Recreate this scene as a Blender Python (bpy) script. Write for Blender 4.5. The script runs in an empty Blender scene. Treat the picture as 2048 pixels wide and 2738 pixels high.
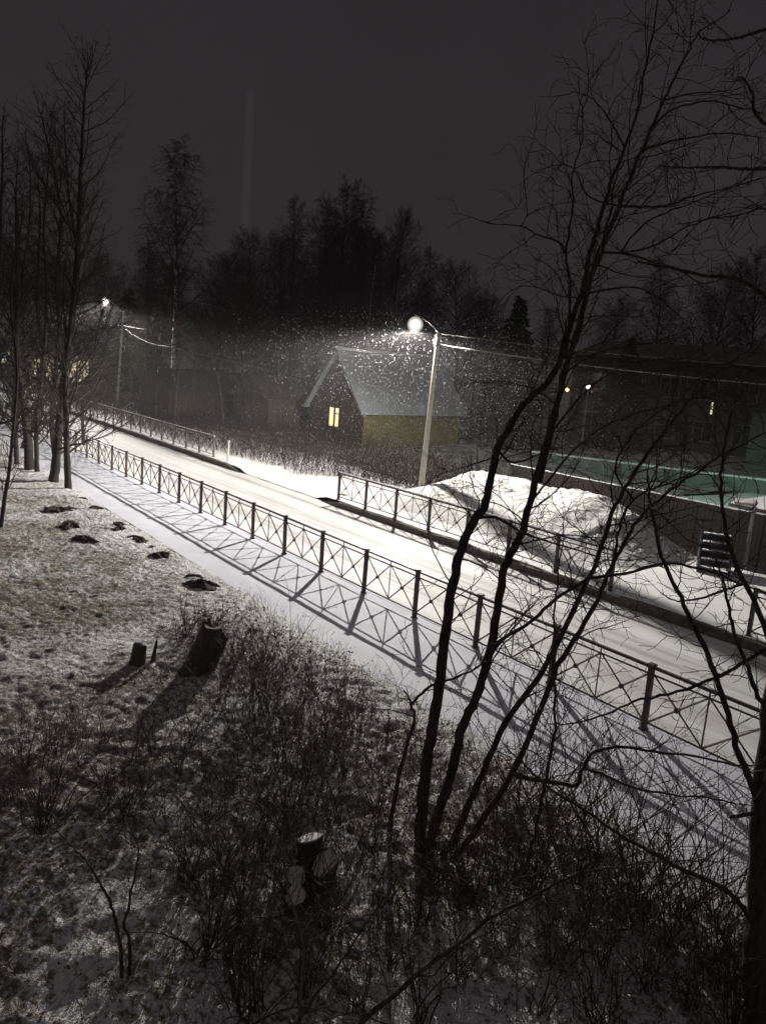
import bpy, math, random
import numpy as np
from mathutils import Matrix, Vector
PI = math.pi
sc = bpy.context.scene
COL = sc.collection

# ------------------------------------------------------------------ camera
PITCH, ROLL, F_PX, CAM_H = 0.18471, 0.07659, 2057.0, 5.0
cp, sp, cr, sr = math.cos(PITCH), math.sin(PITCH), math.cos(ROLL), math.sin(ROLL)
r0, u0, fw = Vector((1, 0, 0)), Vector((0, sp, cp)), Vector((0, cp, -sp))
RV = r0 * cr + u0 * sr
UV = -r0 * sr + u0 * cr
cam_d = bpy.data.cameras.new('camera')
cam = bpy.data.objects.new('camera', cam_d)
COL.objects.link(cam)
cam.matrix_world = Matrix(((RV.x, UV.x, -fw.x, 0), (RV.y, UV.y, -fw.y, 0), (RV.z, UV.z, -fw.z, CAM_H), (0, 0, 0, 1)))
cam_d.sensor_fit = 'VERTICAL'
cam_d.sensor_height = 36.0
cam_d.lens = 36.0 * F_PX / 2738.0
cam_d.clip_start = 0.05
cam_d.clip_end = 2000
sc.camera = cam

# ------------------------------------------------------------------ night sky, exposure
vs = sc.view_settings
vs.view_transform = 'Standard'
vs.look = 'None'
vs.exposure = 0.0
vs.gamma = 1.0
sc.cycles.use_denoising = True
sc.cycles.max_bounces = 6
sc.cycles.diffuse_bounces = 4
sc.cycles.volume_bounces = 0
sc.cycles.sample_clamp_indirect = 3.0
sc.cycles.volume_step_rate = 4.0

W = bpy.data.worlds.new('World')
sc.world = W
W.use_nodes = True
nt = W.node_tree
nt.nodes.clear()
out = nt.nodes.new('ShaderNodeOutputWorld')
bg = nt.nodes.new('ShaderNodeBackground')
tc = nt.nodes.new('ShaderNodeTexCoord')
sx = nt.nodes.new('ShaderNodeSeparateXYZ')
rp = nt.nodes.new('ShaderNodeValToRGB')
nt.links.new(tc.outputs['Generated'], sx.inputs[0])
nt.links.new(sx.outputs['Z'], rp.inputs[0])
cn = nt.nodes.new('ShaderNodeTexNoise'); cn.inputs['Scale'].default_value = 2.2; cn.inputs['Detail'].default_value = 3
nt.links.new(tc.outputs['Generated'], cn.inputs['Vector'])
cm = nt.nodes.new('ShaderNodeMath'); cm.operation = 'MULTIPLY_ADD'; cm.inputs[1].default_value = 0.5; cm.inputs[2].default_value = 0.75
nt.links.new(cn.outputs['Fac'], cm.inputs[0]); nt.links.new(cm.outputs[0], bg.inputs[1])
nt.links.new(rp.outputs[0], bg.inputs[0])
nt.links.new(bg.outputs[0], out.inputs[0])
# overcast, town-lit snow cloud: dim at the horizon, brightest overhead
el = rp.color_ramp.elements
el[0].position = 0.0
el[0].color = (0.0330, 0.0292, 0.0305, 1)
el[1].position = 1.0
el[1].color = (0.120, 0.113, 0.122, 1)
e = el.new(0.20); e.color = (0.0298, 0.0258, 0.0282, 1)
e = el.new(0.45); e.color = (0.0246, 0.0210, 0.0236, 1)
e = el.new(0.62); e.color = (0.0750, 0.0690, 0.0760, 1)

# ------------------------------------------------------------------ road frame: t along the road (towards the right of the view), n across it
TH = -0.9313
DV = np.array([math.cos(TH), math.sin(TH), 0.0])
NV = np.array([-math.sin(TH), math.cos(TH), 0.0])


def tn(t, n, z=0.0):
    return DV * t + NV * n + np.array([0, 0, z])


def at(x, y, Y):
    """photo pixel at a given distance ahead -> point"""
    d = RV * ((x - 1024) / F_PX) + UV * ((1369 - y) / F_PX) + fw
    k = Y / d.y
    return np.array([d.x * k, d.y * k, CAM_H + d.z * k])


# ------------------------------------------------------------------ numpy noise
def vnoise(x, y, seed=0):
    rs = np.random.RandomState(seed)
    g = rs.rand(256, 256)
    xi = np.floor(x).astype(int); yi = np.floor(y).astype(int)
    fx = x - xi; fy = y - yi
    fx = fx * fx * (3 - 2 * fx); fy = fy * fy * (3 - 2 * fy)
    a = g[xi % 256, yi % 256]; b = g[(xi + 1) % 256, yi % 256]
    c = g[xi % 256, (yi + 1) % 256]; d = g[(xi + 1) % 256, (yi + 1) % 256]
    return (a * (1 - fx) + b * fx) * (1 - fy) + (c * (1 - fx) + d * fx) * fy - 0.5


# ------------------------------------------------------------------ materials
def mat(name, color=(0.5, 0.5, 0.5), rough=0.8, metal=0.0):
    m = bpy.data.materials.new(name)
    m.use_nodes = True
    b = m.node_tree.nodes['Principled BSDF']
    b.inputs['Base Color'].default_value = (*color, 1)
    b.inputs['Roughness'].default_value = rough
    b.inputs['Metallic'].default_value = metal
    b.inputs['Specular IOR Level'].default_value = 0.2
    return m


def nodes(m):
    return m.node_tree, m.node_tree.nodes['Principled BSDF']


def add_noise(nt, scale, detail=4, rough=0.6, stretch=(1, 1, 1), coord='Object', dist=0.0):
    t = nt.nodes.new('ShaderNodeTexCoord')
    mp = nt.nodes.new('ShaderNodeMapping')
    mp.inputs['Scale'].default_value = stretch
    n = nt.nodes.new('ShaderNodeTexNoise')
    n.inputs['Scale'].default_value = scale
    n.inputs['Detail'].default_value = detail
    n.inputs['Roughness'].default_value = rough
    n.inputs['Distortion'].default_value = dist
    nt.links.new(t.outputs[coord], mp.inputs[0])
    nt.links.new(mp.outputs[0], n.inputs['Vector'])
    return n.outputs['Fac']


def ramp(nt, fac, stops):
    r = nt.nodes.new('ShaderNodeValToRGB')
    el = r.color_ramp.elements
    while len(el) < len(stops):
        el.new(0.5)
    for e, (p, c) in zip(el, stops):
        e.position = p
        e.color = (*c, 1) if len(c) == 3 else c
    nt.links.new(fac, r.inputs[0])
    return r.outputs[0]


def mix(nt, fac, a, b):
    m = nt.nodes.new('ShaderNodeMix')
    m.data_type = 'RGBA'
    for v, i in ((a, 6), (b, 7)):
        if isinstance(v, tuple):
            m.inputs[i].default_value = (*v, 1)
        else:
            nt.links.new(v, m.inputs[i])
    if isinstance(fac, float):
        m.inputs[0].default_value = fac
    else:
        nt.links.new(fac, m.inputs[0])
    return m.outputs[2]


def bump(nt, b, h, strength=0.5, dist=0.05):
    n = nt.nodes.new('ShaderNodeBump')
    n.inputs['Strength'].default_value = strength
    n.inputs['Distance'].default_value = dist
    nt.links.new(h, n.inputs['Height'])
    nt.links.new(n.outputs[0], b.inputs['Normal'])


SNOW = (0.80, 0.80, 0.82)


def noisy(name, c1, c2, scale, rough=0.8, stretch=(1, 1, 1), lo=0.35, hi=0.65, bstr=0.3, bdist=0.02, detail=4, metal=0.0):
    m = mat(name, c1, rough, metal)
    nt, b = nodes(m)
    f = add_noise(nt, scale, detail, 0.6, stretch)
    nt.links.new(ramp(nt, f, [(lo, c1), (hi, c2)]), b.inputs['Base Color'])
    if bstr:
        bump(nt, b, f, bstr, bdist)
    return m


def snow_dusted(name, c1, c2, scale, amount=0.72, nscale=9.0, stretch=(1, 1, 1), rough=0.85):
    """a rough surface with snow lying on what faces up"""
    m = mat(name, c1, rough)
    nt, b = nodes(m)
    f = add_noise(nt, scale, 4, 0.6, stretch)
    base = ramp(nt, f, [(0.35, c1), (0.65, c2)])
    g = nt.nodes.new('ShaderNodeNewGeometry')
    s = nt.nodes.new('ShaderNodeSeparateXYZ')
    nt.links.new(g.outputs['Normal'], s.inputs[0])
    f2 = add_noise(nt, nscale, 3, 0.6)
    a = nt.nodes.new('ShaderNodeMath'); a.operation = 'MULTIPLY_ADD'
    nt.links.new(f2, a.inputs[0]); a.inputs[1].default_value = 0.8
    nt.links.new(s.outputs['Z'], a.inputs[2])
    fac = ramp(nt, a.outputs[0], [(amount + 0.35, (0, 0, 0)), (min(1.0, amount + 0.5), (1, 1, 1))])
    nt.links.new(mix(nt, fac, base, SNOW), b.inputs['Base Color'])
    bump(nt, b, f, 0.4, 0.02)
    return m


M = {}
# snow ground of the lawn: patches of bare dead grass
m = mat('snowy_lawn'); nt, b = nodes(m)
f1 = add_noise(nt, 13.0, 4, 0.75, (0.8, 1.0, 1.0))
f3 = add_noise(nt, 34.0, 3, 0.75)
at_ = nt.nodes.new('ShaderNodeAttribute'); at_.attribute_name = 'tuft'
ad = nt.nodes.new('ShaderNodeMath'); ad.operation = 'MULTIPLY_ADD'
nt.links.new(f3, ad.inputs[0]); ad.inputs[1].default_value = 0.55; nt.links.new(f1, ad.inputs[2])
ad2 = nt.nodes.new('ShaderNodeMath'); ad2.operation = 'ADD'
nt.links.new(ad.outputs[0], ad2.inputs[0]); nt.links.new(at_.outputs['Fac'], ad2.inputs[1])
fac = ramp(nt, ad2.outputs[0], [(0.80, (0, 0, 0)), (0.97, (1, 1, 1))])
grass = ramp(nt, f3, [(0.35, (0.10, 0.076, 0.052)), (0.65, (0.20, 0.16, 0.11))])
nt.links.new(mix(nt, fac, (0.80, 0.79, 0.78), grass), b.inputs['Base Color'])
bump(nt, b, ad.outputs[0], 0.9, 0.07)
M['lawn'] = m
# verge snow with a few dark blades
m = mat('verge_snow'); nt, b = nodes(m)
f1 = add_noise(nt, 9.0, 5, 0.75, (0.6, 1, 1))
fac = ramp(nt, f1, [(0.63, (0, 0, 0)), (0.72, (1, 1, 1))])
nt.links.new(mix(nt, fac, (0.82, 0.81, 0.79), (0.16, 0.12, 0.07)), b.inputs['Base Color'])
bump(nt, b, f1, 0.35, 0.04)
M['verge'] = m
# road: packed snow with darker wheel tracks running along the road
m = mat('snowy_road'); nt, b = nodes(m)
f1 = add_noise(nt, 1.0, 5, 0.6, (0.035, 2.6, 1))
f2 = add_noise(nt, 1.0, 4, 0.6, (0.35, 5.0, 1))
f3 = add_noise(nt, 0.25, 2, 0.5)
t = nt.nodes.new('ShaderNodeTexCoord'); s = nt.nodes.new('ShaderNodeSeparateXYZ')
nt.links.new(t.outputs['Object'], s.inputs[0])
wv = nt.nodes.new('ShaderNodeMath'); wv.operation = 'SINE'
k = nt.nodes.new('ShaderNodeMath'); k.operation = 'MULTIPLY_ADD'
nt.links.new(s.outputs['Y'], k.inputs[0]); k.inputs[1].default_value = 2 * PI / 1.55; k.inputs[2].default_value = -0.6
nt.links.new(k.outputs[0], wv.inputs[0])
a = nt.nodes.new('ShaderNodeMath'); a.operation = 'MULTIPLY_ADD'
nt.links.new(wv.outputs[0], a.inputs[0]); a.inputs[1].default_value = 0.10; nt.links.new(f1, a.inputs[2])
a2 = nt.nodes.new('ShaderNodeMath'); a2.operation = 'MULTIPLY_ADD'
nt.links.new(f2, a2.inputs[0]); a2.inputs[1].default_value = 0.35; nt.links.new(a.outputs[0], a2.inputs[2])
colr = ramp(nt, a2.outputs[0], [(0.50, (0.81, 0.80, 0.785)), (0.72, (0.68, 0.665, 0.645)), (0.90, (0.46, 0.44, 0.415))])
nt.links.new(colr, b.inputs['Base Color'])
b.inputs['Roughness'].default_value = 0.7
bump(nt, b, a2.outputs[0], 0.25, 0.03)
M['road'] = m
m = mat('snowy_pavement'); nt, b = nodes(m)
f1 = add_noise(nt, 2.0, 5, 0.65, (0.5, 1.2, 1))
nt.links.new(ramp(nt, f1, [(0.35, (0.75, 0.75, 0.81)), (0.75, (0.64, 0.64, 0.70))]), b.inputs['Base Color'])
bump(nt, b, add_noise(nt, 14.0, 4, 0.7), 0.35, 0.02)
M['pavement'] = m
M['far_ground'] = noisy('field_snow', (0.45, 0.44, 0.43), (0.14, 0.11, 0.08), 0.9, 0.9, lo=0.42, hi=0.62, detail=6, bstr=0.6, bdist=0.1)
M['yard'] = noisy('yard_snow', (0.78, 0.78, 0.78), (0.55, 0.55, 0.55), 0.5, 0.9, bstr=0.3, bdist=0.1)
m = mat('heap_snow'); nt, b = nodes(m)
f1 = add_noise(nt, 6.0, 5, 0.75)
f2 = add_noise(nt, 0.8, 2, 0.5)
ad = nt.nodes.new('ShaderNodeMath'); ad.operation = 'MULTIPLY_ADD'
nt.links.new(f2, ad.inputs[0]); ad.inputs[1].default_value = 0.3; nt.links.new(f1, ad.inputs[2])
fac = ramp(nt, ad.outputs[0], [(0.72, (0, 0, 0)), (0.82, (1, 1, 1))])
nt.links.new(mix(nt, fac, (0.78, 0.765, 0.74), (0.22, 0.17, 0.12)), b.inputs['Base Color'])
bump(nt, b, f1, 0.6, 0.08)
M['heap'] = m
M['kerb'] = noisy('kerb_concrete', (0.085, 0.070, 0.058), (0.17, 0.145, 0.12), 9, 0.9, bstr=0.6, bdist=0.03)
M['rail'] = noisy('brown_paint', (0.060, 0.042, 0.034), (0.10, 0.075, 0.062), 14, 0.5, bstr=0.15, bdist=0.01)
M['rail_far'] = noisy('brown_paint_far', (0.055, 0.042, 0.034), (0.10, 0.08, 0.064), 14, 0.5, bstr=0.15, bdist=0.01)
M['snow'] = noisy('snow', (0.82, 0.82, 0.83), (0.72, 0.72, 0.74), 12, 0.9, bstr=0.3, bdist=0.02)
M['concrete'] = noisy('pole_concrete', (0.42, 0.39, 0.34), (0.56, 0.53, 0.47), 7, 0.85, bstr=0.25, bdist=0.01)
M['metal'] = mat('galvanised_metal', (0.35, 0.34, 0.33), 0.45, 0.6)
M['dark_metal'] = mat('dark_metal', (0.018, 0.017, 0.017), 0.6)
M['cable'] = mat('cable', (0.15, 0.135, 0.115), 0.6)
M['bark'] = snow_dusted('dark_bark', (0.040, 0.033, 0.028), (0.12, 0.10, 0.085), 34, 0.74, 14, (1, 1, 0.25))
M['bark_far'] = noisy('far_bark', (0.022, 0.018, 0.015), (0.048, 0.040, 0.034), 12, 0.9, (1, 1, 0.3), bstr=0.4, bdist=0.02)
M['twig'] = mat('twig', (0.085, 0.062, 0.052), 0.8)
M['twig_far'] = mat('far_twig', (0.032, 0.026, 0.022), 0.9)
m = mat('birch_bark'); nt, b = nodes(m)
f1 = add_noise(nt, 3.2, 4, 0.7, (1, 1, 2.2))
nt.links.new(ramp(nt, f1, [(0.42, (0.04, 0.035, 0.03)), (0.52, (0.55, 0.53, 0.49))]), b.inputs['Base Color'])
M['birch'] = m
M['needle'] = noisy('spruce_needles', (0.012, 0.018, 0.010), (0.03, 0.042, 0.024), 8, 0.9, bstr=0)
m = mat('weathered_boards'); nt, b = nodes(m)
f1 = add_noise(nt, 1.0, 4, 0.6, (7.0, 1, 0.5))
f2 = add_noise(nt, 30, 3, 0.6, (1, 1, 0.08))
nt.links.new(mix(nt, 0.5, ramp(nt, f1, [(0.3, (0.018, 0.0135, 0.012)), (0.7, (0.034, 0.026, 0.022))]), ramp(nt, f2, [(0.3, (0.014, 0.011, 0.009)), (0.7, (0.034, 0.026, 0.022))])), b.inputs['Base Color'])
bump(nt, b, f2, 0.4, 0.01)
M['boards'] = m
M['stump'] = snow_dusted('stump_bark', (0.045, 0.036, 0.029), (0.10, 0.080, 0.062), 18, 0.9, 8, (1, 1, 0.3))
M['cutwood'] = noisy('cut_wood', (0.62, 0.57, 0.50), (0.78, 0.75, 0.70), 20, 0.8, bstr=0.2, bdist=0.01)
M['earth'] = noisy('dug_earth', (0.030, 0.023, 0.018), (0.075, 0.058, 0.045), 12, 0.95, bstr=0.9, bdist=0.06)
M['leaf'] = noisy('dry_leaf', (0.15, 0.085, 0.075), (0.27, 0.165, 0.145), 5, 0.8, bstr=0)
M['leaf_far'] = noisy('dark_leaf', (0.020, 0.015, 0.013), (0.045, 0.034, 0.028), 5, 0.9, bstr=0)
M['flake'] = mat('snowflake', (0.62, 0.62, 0.64), 0.9)
M['roof_metal'] = noisy('roof_sheet', (0.22, 0.24, 0.245), (0.32, 0.34, 0.35), 2.0, 0.6, (6, 1, 1), bstr=0.2, bdist=0.02)
M['wall_yellow'] = noisy('yellow_planks', (0.12, 0.10, 0.034), (0.17, 0.145, 0.055), 1.0, 0.85, (1, 1, 14), bstr=0.4, bdist=0.02)
M['wall_brown'] = noisy('brown_planks', (0.026, 0.015, 0.013), (0.040, 0.023, 0.020), 1.0, 0.85, (10, 10, 1), bstr=0.4, bdist=0.02)
M['wall_grey'] = noisy('grey_render', (0.07, 0.07, 0.06), (0.10, 0.10, 0.085), 2.0, 0.9, bstr=0.2, bdist=0.02)
M['wall_pale'] = noisy('pale_render', (0.14, 0.15, 0.135), (0.20, 0.21, 0.19), 2.0, 0.9, bstr=0.2, bdist=0.02)
M['wall_cream'] = noisy('cream_render', (0.62, 0.52, 0.30), (0.72, 0.61, 0.37), 1.5, 0.9, bstr=0.2, bdist=0.02)
M['white_paint'] = noisy('flaking_white_paint', (0.30, 0.28, 0.26), (0.55, 0.52, 0.49), 8, 0.8, bstr=0.2, bdist=0.01)
M['frame_white'] = mat('white_frame', (0.22, 0.22, 0.21), 0.6)
M['dark_glass'] = mat('dark_glass', (0.02, 0.022, 0.024), 0.12)
M['blue_steel'] = noisy('blue_grey_steel', (0.03, 0.036, 0.052), (0.05, 0.06, 0.08), 6, 0.6, bstr=0.1, bdist=0.01)
M['board_dark'] = noisy('dark_boards', (0.05, 0.042, 0.036), (0.09, 0.075, 0.065), 1.0, 0.9, (8, 8, 0.6), bstr=0.4, bdist=0.02)

M['white_glaze'] = mat('grey_white_enamel', (0.35, 0.35, 0.35), 0.6)
M['black'] = mat('black_paint', (0.015, 0.015, 0.015), 0.6)


def emit(name, color, strength):
    m = mat(name, (0.8, 0.8, 0.8), 0.5)
    nt, b = nodes(m)
    b.inputs['Emission Color'].default_value = (*color, 1)
    b.inputs['Emission Strength'].default_value = strength
    return m


M['lamp_glow'] = emit('lamp_lens', (1.0, 0.965, 0.90), 14.0)
m = bpy.data.materials.new('bloom_halo'); m.use_nodes = True  # emissive volume imitating lens bloom round the lamp, not a lamp part
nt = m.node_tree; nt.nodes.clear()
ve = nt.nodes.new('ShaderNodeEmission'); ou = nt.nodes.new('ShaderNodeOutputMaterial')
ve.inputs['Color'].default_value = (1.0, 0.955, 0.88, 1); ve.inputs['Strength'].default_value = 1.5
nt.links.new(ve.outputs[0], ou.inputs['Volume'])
M['bloom'] = m
M['sign_lime'] = emit('lime_sign_added_glow', (0.50, 0.75, 0.06), 0.75)  # sign plates: emission added to brighten them, no built-in light known
M['sign_blue'] = emit('blue_sign_added_glow', (0.06, 0.20, 0.55), 0.6)
M['sign_white'] = emit('white_sign_added_glow', (0.75, 0.85, 0.85), 0.75)
M['shop_glow'] = emit('lit_shop_window', (1.0, 0.80, 0.40), 0.55)
M['window_glow'] = emit('lit_window', (1.0, 0.84, 0.24), 0.80)
M['strip_glow'] = emit('lit_stair_window', (0.85, 0.90, 0.35), 0.7)
M['sodium_glow'] = emit('orange_lamp', (1.0, 0.42, 0.10), 10.0)
M['white_glow'] = emit('white_lamp', (0.90, 0.88, 1.0), 10.0)
M['red_glow'] = emit('red_lamp', (1.0, 0.02, 0.05), 1.5)


# ------------------------------------------------------------------ mesh helpers
class MB:
    """collects vertices and faces of one mesh object"""
    def __init__(s):
        s.V = []; s.F = []; s.n = 0

    def add(s, V, F):
        V = np.asarray(V, float).reshape(-1, 3)
        s.V.append(V)
        s.F.extend([[i + s.n for i in f] for f in F])
        s.n += len(V)

    def hexa(s, P):
        s.add(P, [(0, 3, 2, 1), (4, 5, 6, 7), (0, 1, 5, 4), (1, 2, 6, 5), (2, 3, 7, 6), (3, 0, 4, 7)])

    def box(s, c, size, rz=0.0):
        x, y, z = [q / 2 for q in size]
        P = np.array([(-x, -y, -z), (x, -y, -z), (x, y, -z), (-x, y, -z), (-x, -y, z), (x, -y, z), (x, y, z), (-x, y, z)])
        if rz:
            c_, s_ = math.cos(rz), math.sin(rz)
            P = P @ np.array([[c_, s_, 0], [-s_, c_, 0], [0, 0, 1]])
        s.hexa(P + np.asarray(c, float))

    def tube(s, pts, rad, k=6, cap=True):
        V, Q = tube_arr(np.asarray(pts, float), np.asarray(rad, float) * np.ones(len(pts)), k)
        F = [list(q) for q in Q]
        m_ = len(pts)
        if cap:
            F.append(list(range(k))[::-1]); F.append([(m_ - 1) * k + i for i in range(k)])
        s.add(V, F)

    def lathe(s, prof, c, k=16, axis=None):
        """prof: list of (radius, height)"""
        ang = np.arange(k) * 2 * PI / k
        V = np.concatenate([np.stack([r * np.cos(ang), r * np.sin(ang), np.full(k, h)], 1) for r, h in prof])
        if axis is not None:
            q = Vector((0, 0, 1)).rotation_difference(Vector(axis)).to_matrix()
            V = V @ np.array(q).T
        F = []
        for j in range(len(prof) - 1):
            for i in range(k):
                F.append((j * k + i, j * k + (i + 1) % k, (j + 1) * k + (i + 1) % k, (j + 1) * k + i))
        F.append(tuple(range(k))[::-1]); F.append(tuple((len(prof) - 1) * k + i for i in range(k)))
        s.add(V + np.asarray(c, float), F)

    def build(s, name, material, parent=None, smooth=False):
        me = bpy.data.meshes.new(name)
        me.from_pydata(np.concatenate(s.V).tolist(), [], s.F)
        return link(name, me, material, parent, smooth)


def link(name, me, material, parent=None, smooth=False):
    me.materials.append(material)
    if smooth:
        me.polygons.foreach_set('use_smooth', np.ones(len(me.polygons), bool))
    o = bpy.data.objects.new(name, me)
    COL.objects.link(o)
    if parent is not None:
        o.parent = parent
    return o


def tube_arr(P, R, k):
    T = np.gradient(P, axis=0)
    T /= np.linalg.norm(T, axis=1)[:, None] + 1e-9
    mean = np.abs(T.mean(0))
    ref = np.zeros(3); ref[int(np.argmin(mean))] = 1
    A = np.cross(T, ref); A /= np.linalg.norm(A, axis=1)[:, None] + 1e-9
    B = np.cross(T, A)
    ang = np.arange(k) * 2 * PI / k
    V = P[:, None, :] + R[:, None, None] * (A[:, None, :] * np.cos(ang)[None, :, None] + B[:, None, :] * np.sin(ang)[None, :, None])
    m_ = len(P)
    i = np.arange(m_ - 1)[:, None] * k; j = np.arange(k)[None, :]; j2 = (j + 1) % k
    Q = np.stack([i + j, i + j2, i + k + j2, i + k + j], -1).reshape(-1, 4)
    return V.reshape(-1, 3), Q


def quads_mesh(name, V, Q):
    me = bpy.data.meshes.new(name)
    w = Q.shape[1]
    me.vertices.add(len(V)); me.vertices.foreach_set('co', np.ascontiguousarray(V, np.float32).ravel())
    me.loops.add(Q.size); me.loops.foreach_set('vertex_index', np.ascontiguousarray(Q, np.int32).ravel())
    me.polygons.add(len(Q)); me.polygons.foreach_set('loop_start', np.arange(0, Q.size, w, dtype=np.int32))
    me.update(calc_edges=True)
    return me


def tubes_obj(name, paths, k, material, parent=None, smooth=True):
    Vs, Qs, n = [], [], 0
    for P, R in paths:
        V, Q = tube_arr(P, R, k)
        Vs.append(V); Qs.append(Q + n); n += len(V)
    return link(name, quads_mesh(name, np.concatenate(Vs), np.concatenate(Qs)), material, parent, smooth)


def grid_obj(name, xs, ys, hf, material, parent=None):
    X, Y = np.meshgrid(xs, ys, indexing='ij')
    Z = hf(X, Y)
    V = np.stack([X, Y, Z], -1).reshape(-1, 3)
    a, b_ = len(xs), len(ys)
    i = np.arange(a - 1)[:, None] * b_; j = np.arange(b_ - 1)[None, :]
    Q = np.stack([i + j, i + b_ + j, i + b_ + j + 1, i + j + 1], -1).reshape(-1, 4)
    return link(name, quads_mesh(name, V, Q), material, parent, True)


def in_road(o):
    o.rotation_euler = (0, 0, TH)
    return o


def empty(name, loc=(0, 0, 0), rz=0.0):
    o = bpy.data.objects.new(name, None)
    o.empty_display_size = 0.2
    COL.objects.link(o)
    o.location = tuple(float(q) for q in loc)
    o.rotation_euler = (0, 0, rz)
    return o


def tag(o, label=None, cat=None, group=None, kind=None):
    if label: o['label'] = label
    if cat: o['category'] = cat
    if group: o['group'] = group
    if kind: o['kind'] = kind
    return o


KIDS = {}


def copy_tree(o, parent=None):
    c = o.copy(); COL.objects.link(c)
    if parent is not None:
        c.parent = parent
    for ch in [q for q in COL.objects if q.parent == o]:
        copy_tree(ch, c)
    return c


# ------------------------------------------------------------------ branching growth
def frame(d):
    ref = np.array([0, 0, 1.0]) if abs(d[2]) < 0.9 else np.array([1.0, 0, 0])
    a = np.cross(d, ref); a /= np.linalg.norm(a)
    return a, np.cross(d, a)


def walk(rng, p, d, L, r, nseg, wander, trop, tip=0.3):
    P = [np.array(p, float)]; d = np.array(d, float)
    for i in range(nseg):
        d = d + rng.normal(0, wander, 3) + np.array([0, 0, trop])
        d /= np.linalg.norm(d)
        P.append(P[-1] + d * L / nseg)
    return np.array(P), np.linspace(r, r * tip, nseg + 1)


def sprout(rng, P, R, lvl, spec, out):
    """children of one path, recursively. spec: list of dicts by level"""
    if lvl >= len(spec):
        return
    s = spec[lvl]
    L0 = np.linalg.norm(np.diff(P, axis=0), axis=1).sum()
    cnt = s['n'] if not s.get('per_m') else int(max(1, round(s['n'] * L0)))
    phi = rng.uniform(0, 2 * PI)
    for c in range(cnt):
        u = s['u0'] + (s.get('u1', 1.0) - s['u0']) * ((c + rng.uniform(0, 1)) / cnt)
        x = u * (len(P) - 1); i = min(int(x), len(P) - 2); fr = x - i
        p = P[i] * (1 - fr) + P[i + 1] * fr; r = R[i] * (1 - fr) + R[i + 1] * fr
        t = P[i + 1] - P[i]; t = t / (np.linalg.norm(t) + 1e-9)
        a, b_ = frame(t)
        phi += 2.4 + rng.uniform(-0.6, 0.6)
        an = math.radians(s['ang'] + rng.normal(0, s.get('angj', 10)))
        d = t * math.cos(an) + (a * math.cos(phi) + b_ * math.sin(phi)) * math.sin(an)
        shape = 1.0 - s.get('fall', 0.6) * u
        if s.get('bell'):
            shape = (0.25 + 0.75 * math.sin(PI * min(1.0, max(0.0, (u - s['u0']) / (1 - s['u0']) * 0.8 + 0.2))))
        L = s['L'] * (L0 if s.get('rel', True) else 1.0) * shape * rng.uniform(0.65, 1.2)
        rr = max(s['rmin'], min(r * s.get('rr', 0.55), L * s.get('slim', 0.016)))
        Pc, Rc = walk(rng, p, d, L, rr, s['seg'], s['wander'], s['trop'], s.get('tip', 0.35))
        out[lvl].append((Pc, Rc))
        sprout(rng, Pc, Rc, lvl + 1, spec, out)


def resample(pts, m_):
    P = np.asarray(pts, float)
    # Catmull-Rom through the points
    Q = np.vstack([2 * P[0] - P[1], P, 2 * P[-1] - P[-2]])
    L = len(P) - 1
    outp = []
    for x in np.linspace(0, L, m_):
        i = min(int(x), L - 1); u = x - i
        a, b_, c, d = Q[i], Q[i + 1], Q[i + 2], Q[i + 3]
        outp.append(0.5 * (2 * b_ + (c - a) * u + (2 * a - 5 * b_ + 4 * c - d) * u * u + (3 * b_ - a - 3 * c + d) * u ** 3))
    return np.array(outp)


def traced(px, ydist, r0_, r1_, m_=None, rng=None, jit=0.0):
    """stem following photo points, each at its own distance"""
    n_ = len(px)
    yd = np.interp(np.linspace(0, 1, n_), np.linspace(0, 1, len(ydist)), ydist)
    P = np.array([at(x, y, Y) for (x, y), Y in zip(px, yd)])
    P = resample(P, m_ or 4 * n_)
    L_ = np.linalg.norm(np.diff(P, axis=0), axis=1).mean()
    kr = np.random.RandomState(int(abs(px[0][0] * 7 + px[0][1])) % 100000)
    P[2:-1] += kr.normal(0, (0.07 if ydist[0] < 10 else 0.012) * L_, P[2:-1].shape)
    if rng is not None and jit:
        P[1:] += rng.normal(0, jit, P[1:].shape)
    return P, np.linspace(r0_, r1_, len(P)) * (1 + 0.06 * np.sin(np.arange(len(P)) * 2.1))


# ================================================================== THE SETTING
DRIVE = (-31.5, -24.0)


def verge_h(t, n):
    base = 0.12 + 0.05 * vnoise(t * 0.7, n * 0.7, 3) + 0.03 * vnoise(t * 3, n * 3, 4)
    inside = np.clip((t - DRIVE[0]) / 0.8, 0, 1) * np.clip((DRIVE[1] - t) / 0.8, 0, 1)
    low = -0.06 + 0.015 * vnoise(t, n, 5) + 0.018 * np.clip(n - 15.1, 0, 6)
    return base * (1 - inside) + low * inside


def tuft(t, n):
    """how thin the snow lies over the dead grass"""
    f = 0.16 * vnoise(t * 0.55, n * 0.55, 63) + 0.12 * vnoise(t * 2.1, n * 2.1, 64)
    dens = 0.05 + 0.11 * np.exp(-((n - 3.4) / 3.4) ** 2) * np.exp(-((t + 16.0) / 9.0) ** 2) - 0.07 * np.clip((n - 6.0) / 1.0, 0, 1) + 0.035 * np.clip((t + 12) / 4, 0, 1)
    return f + dens


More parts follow.
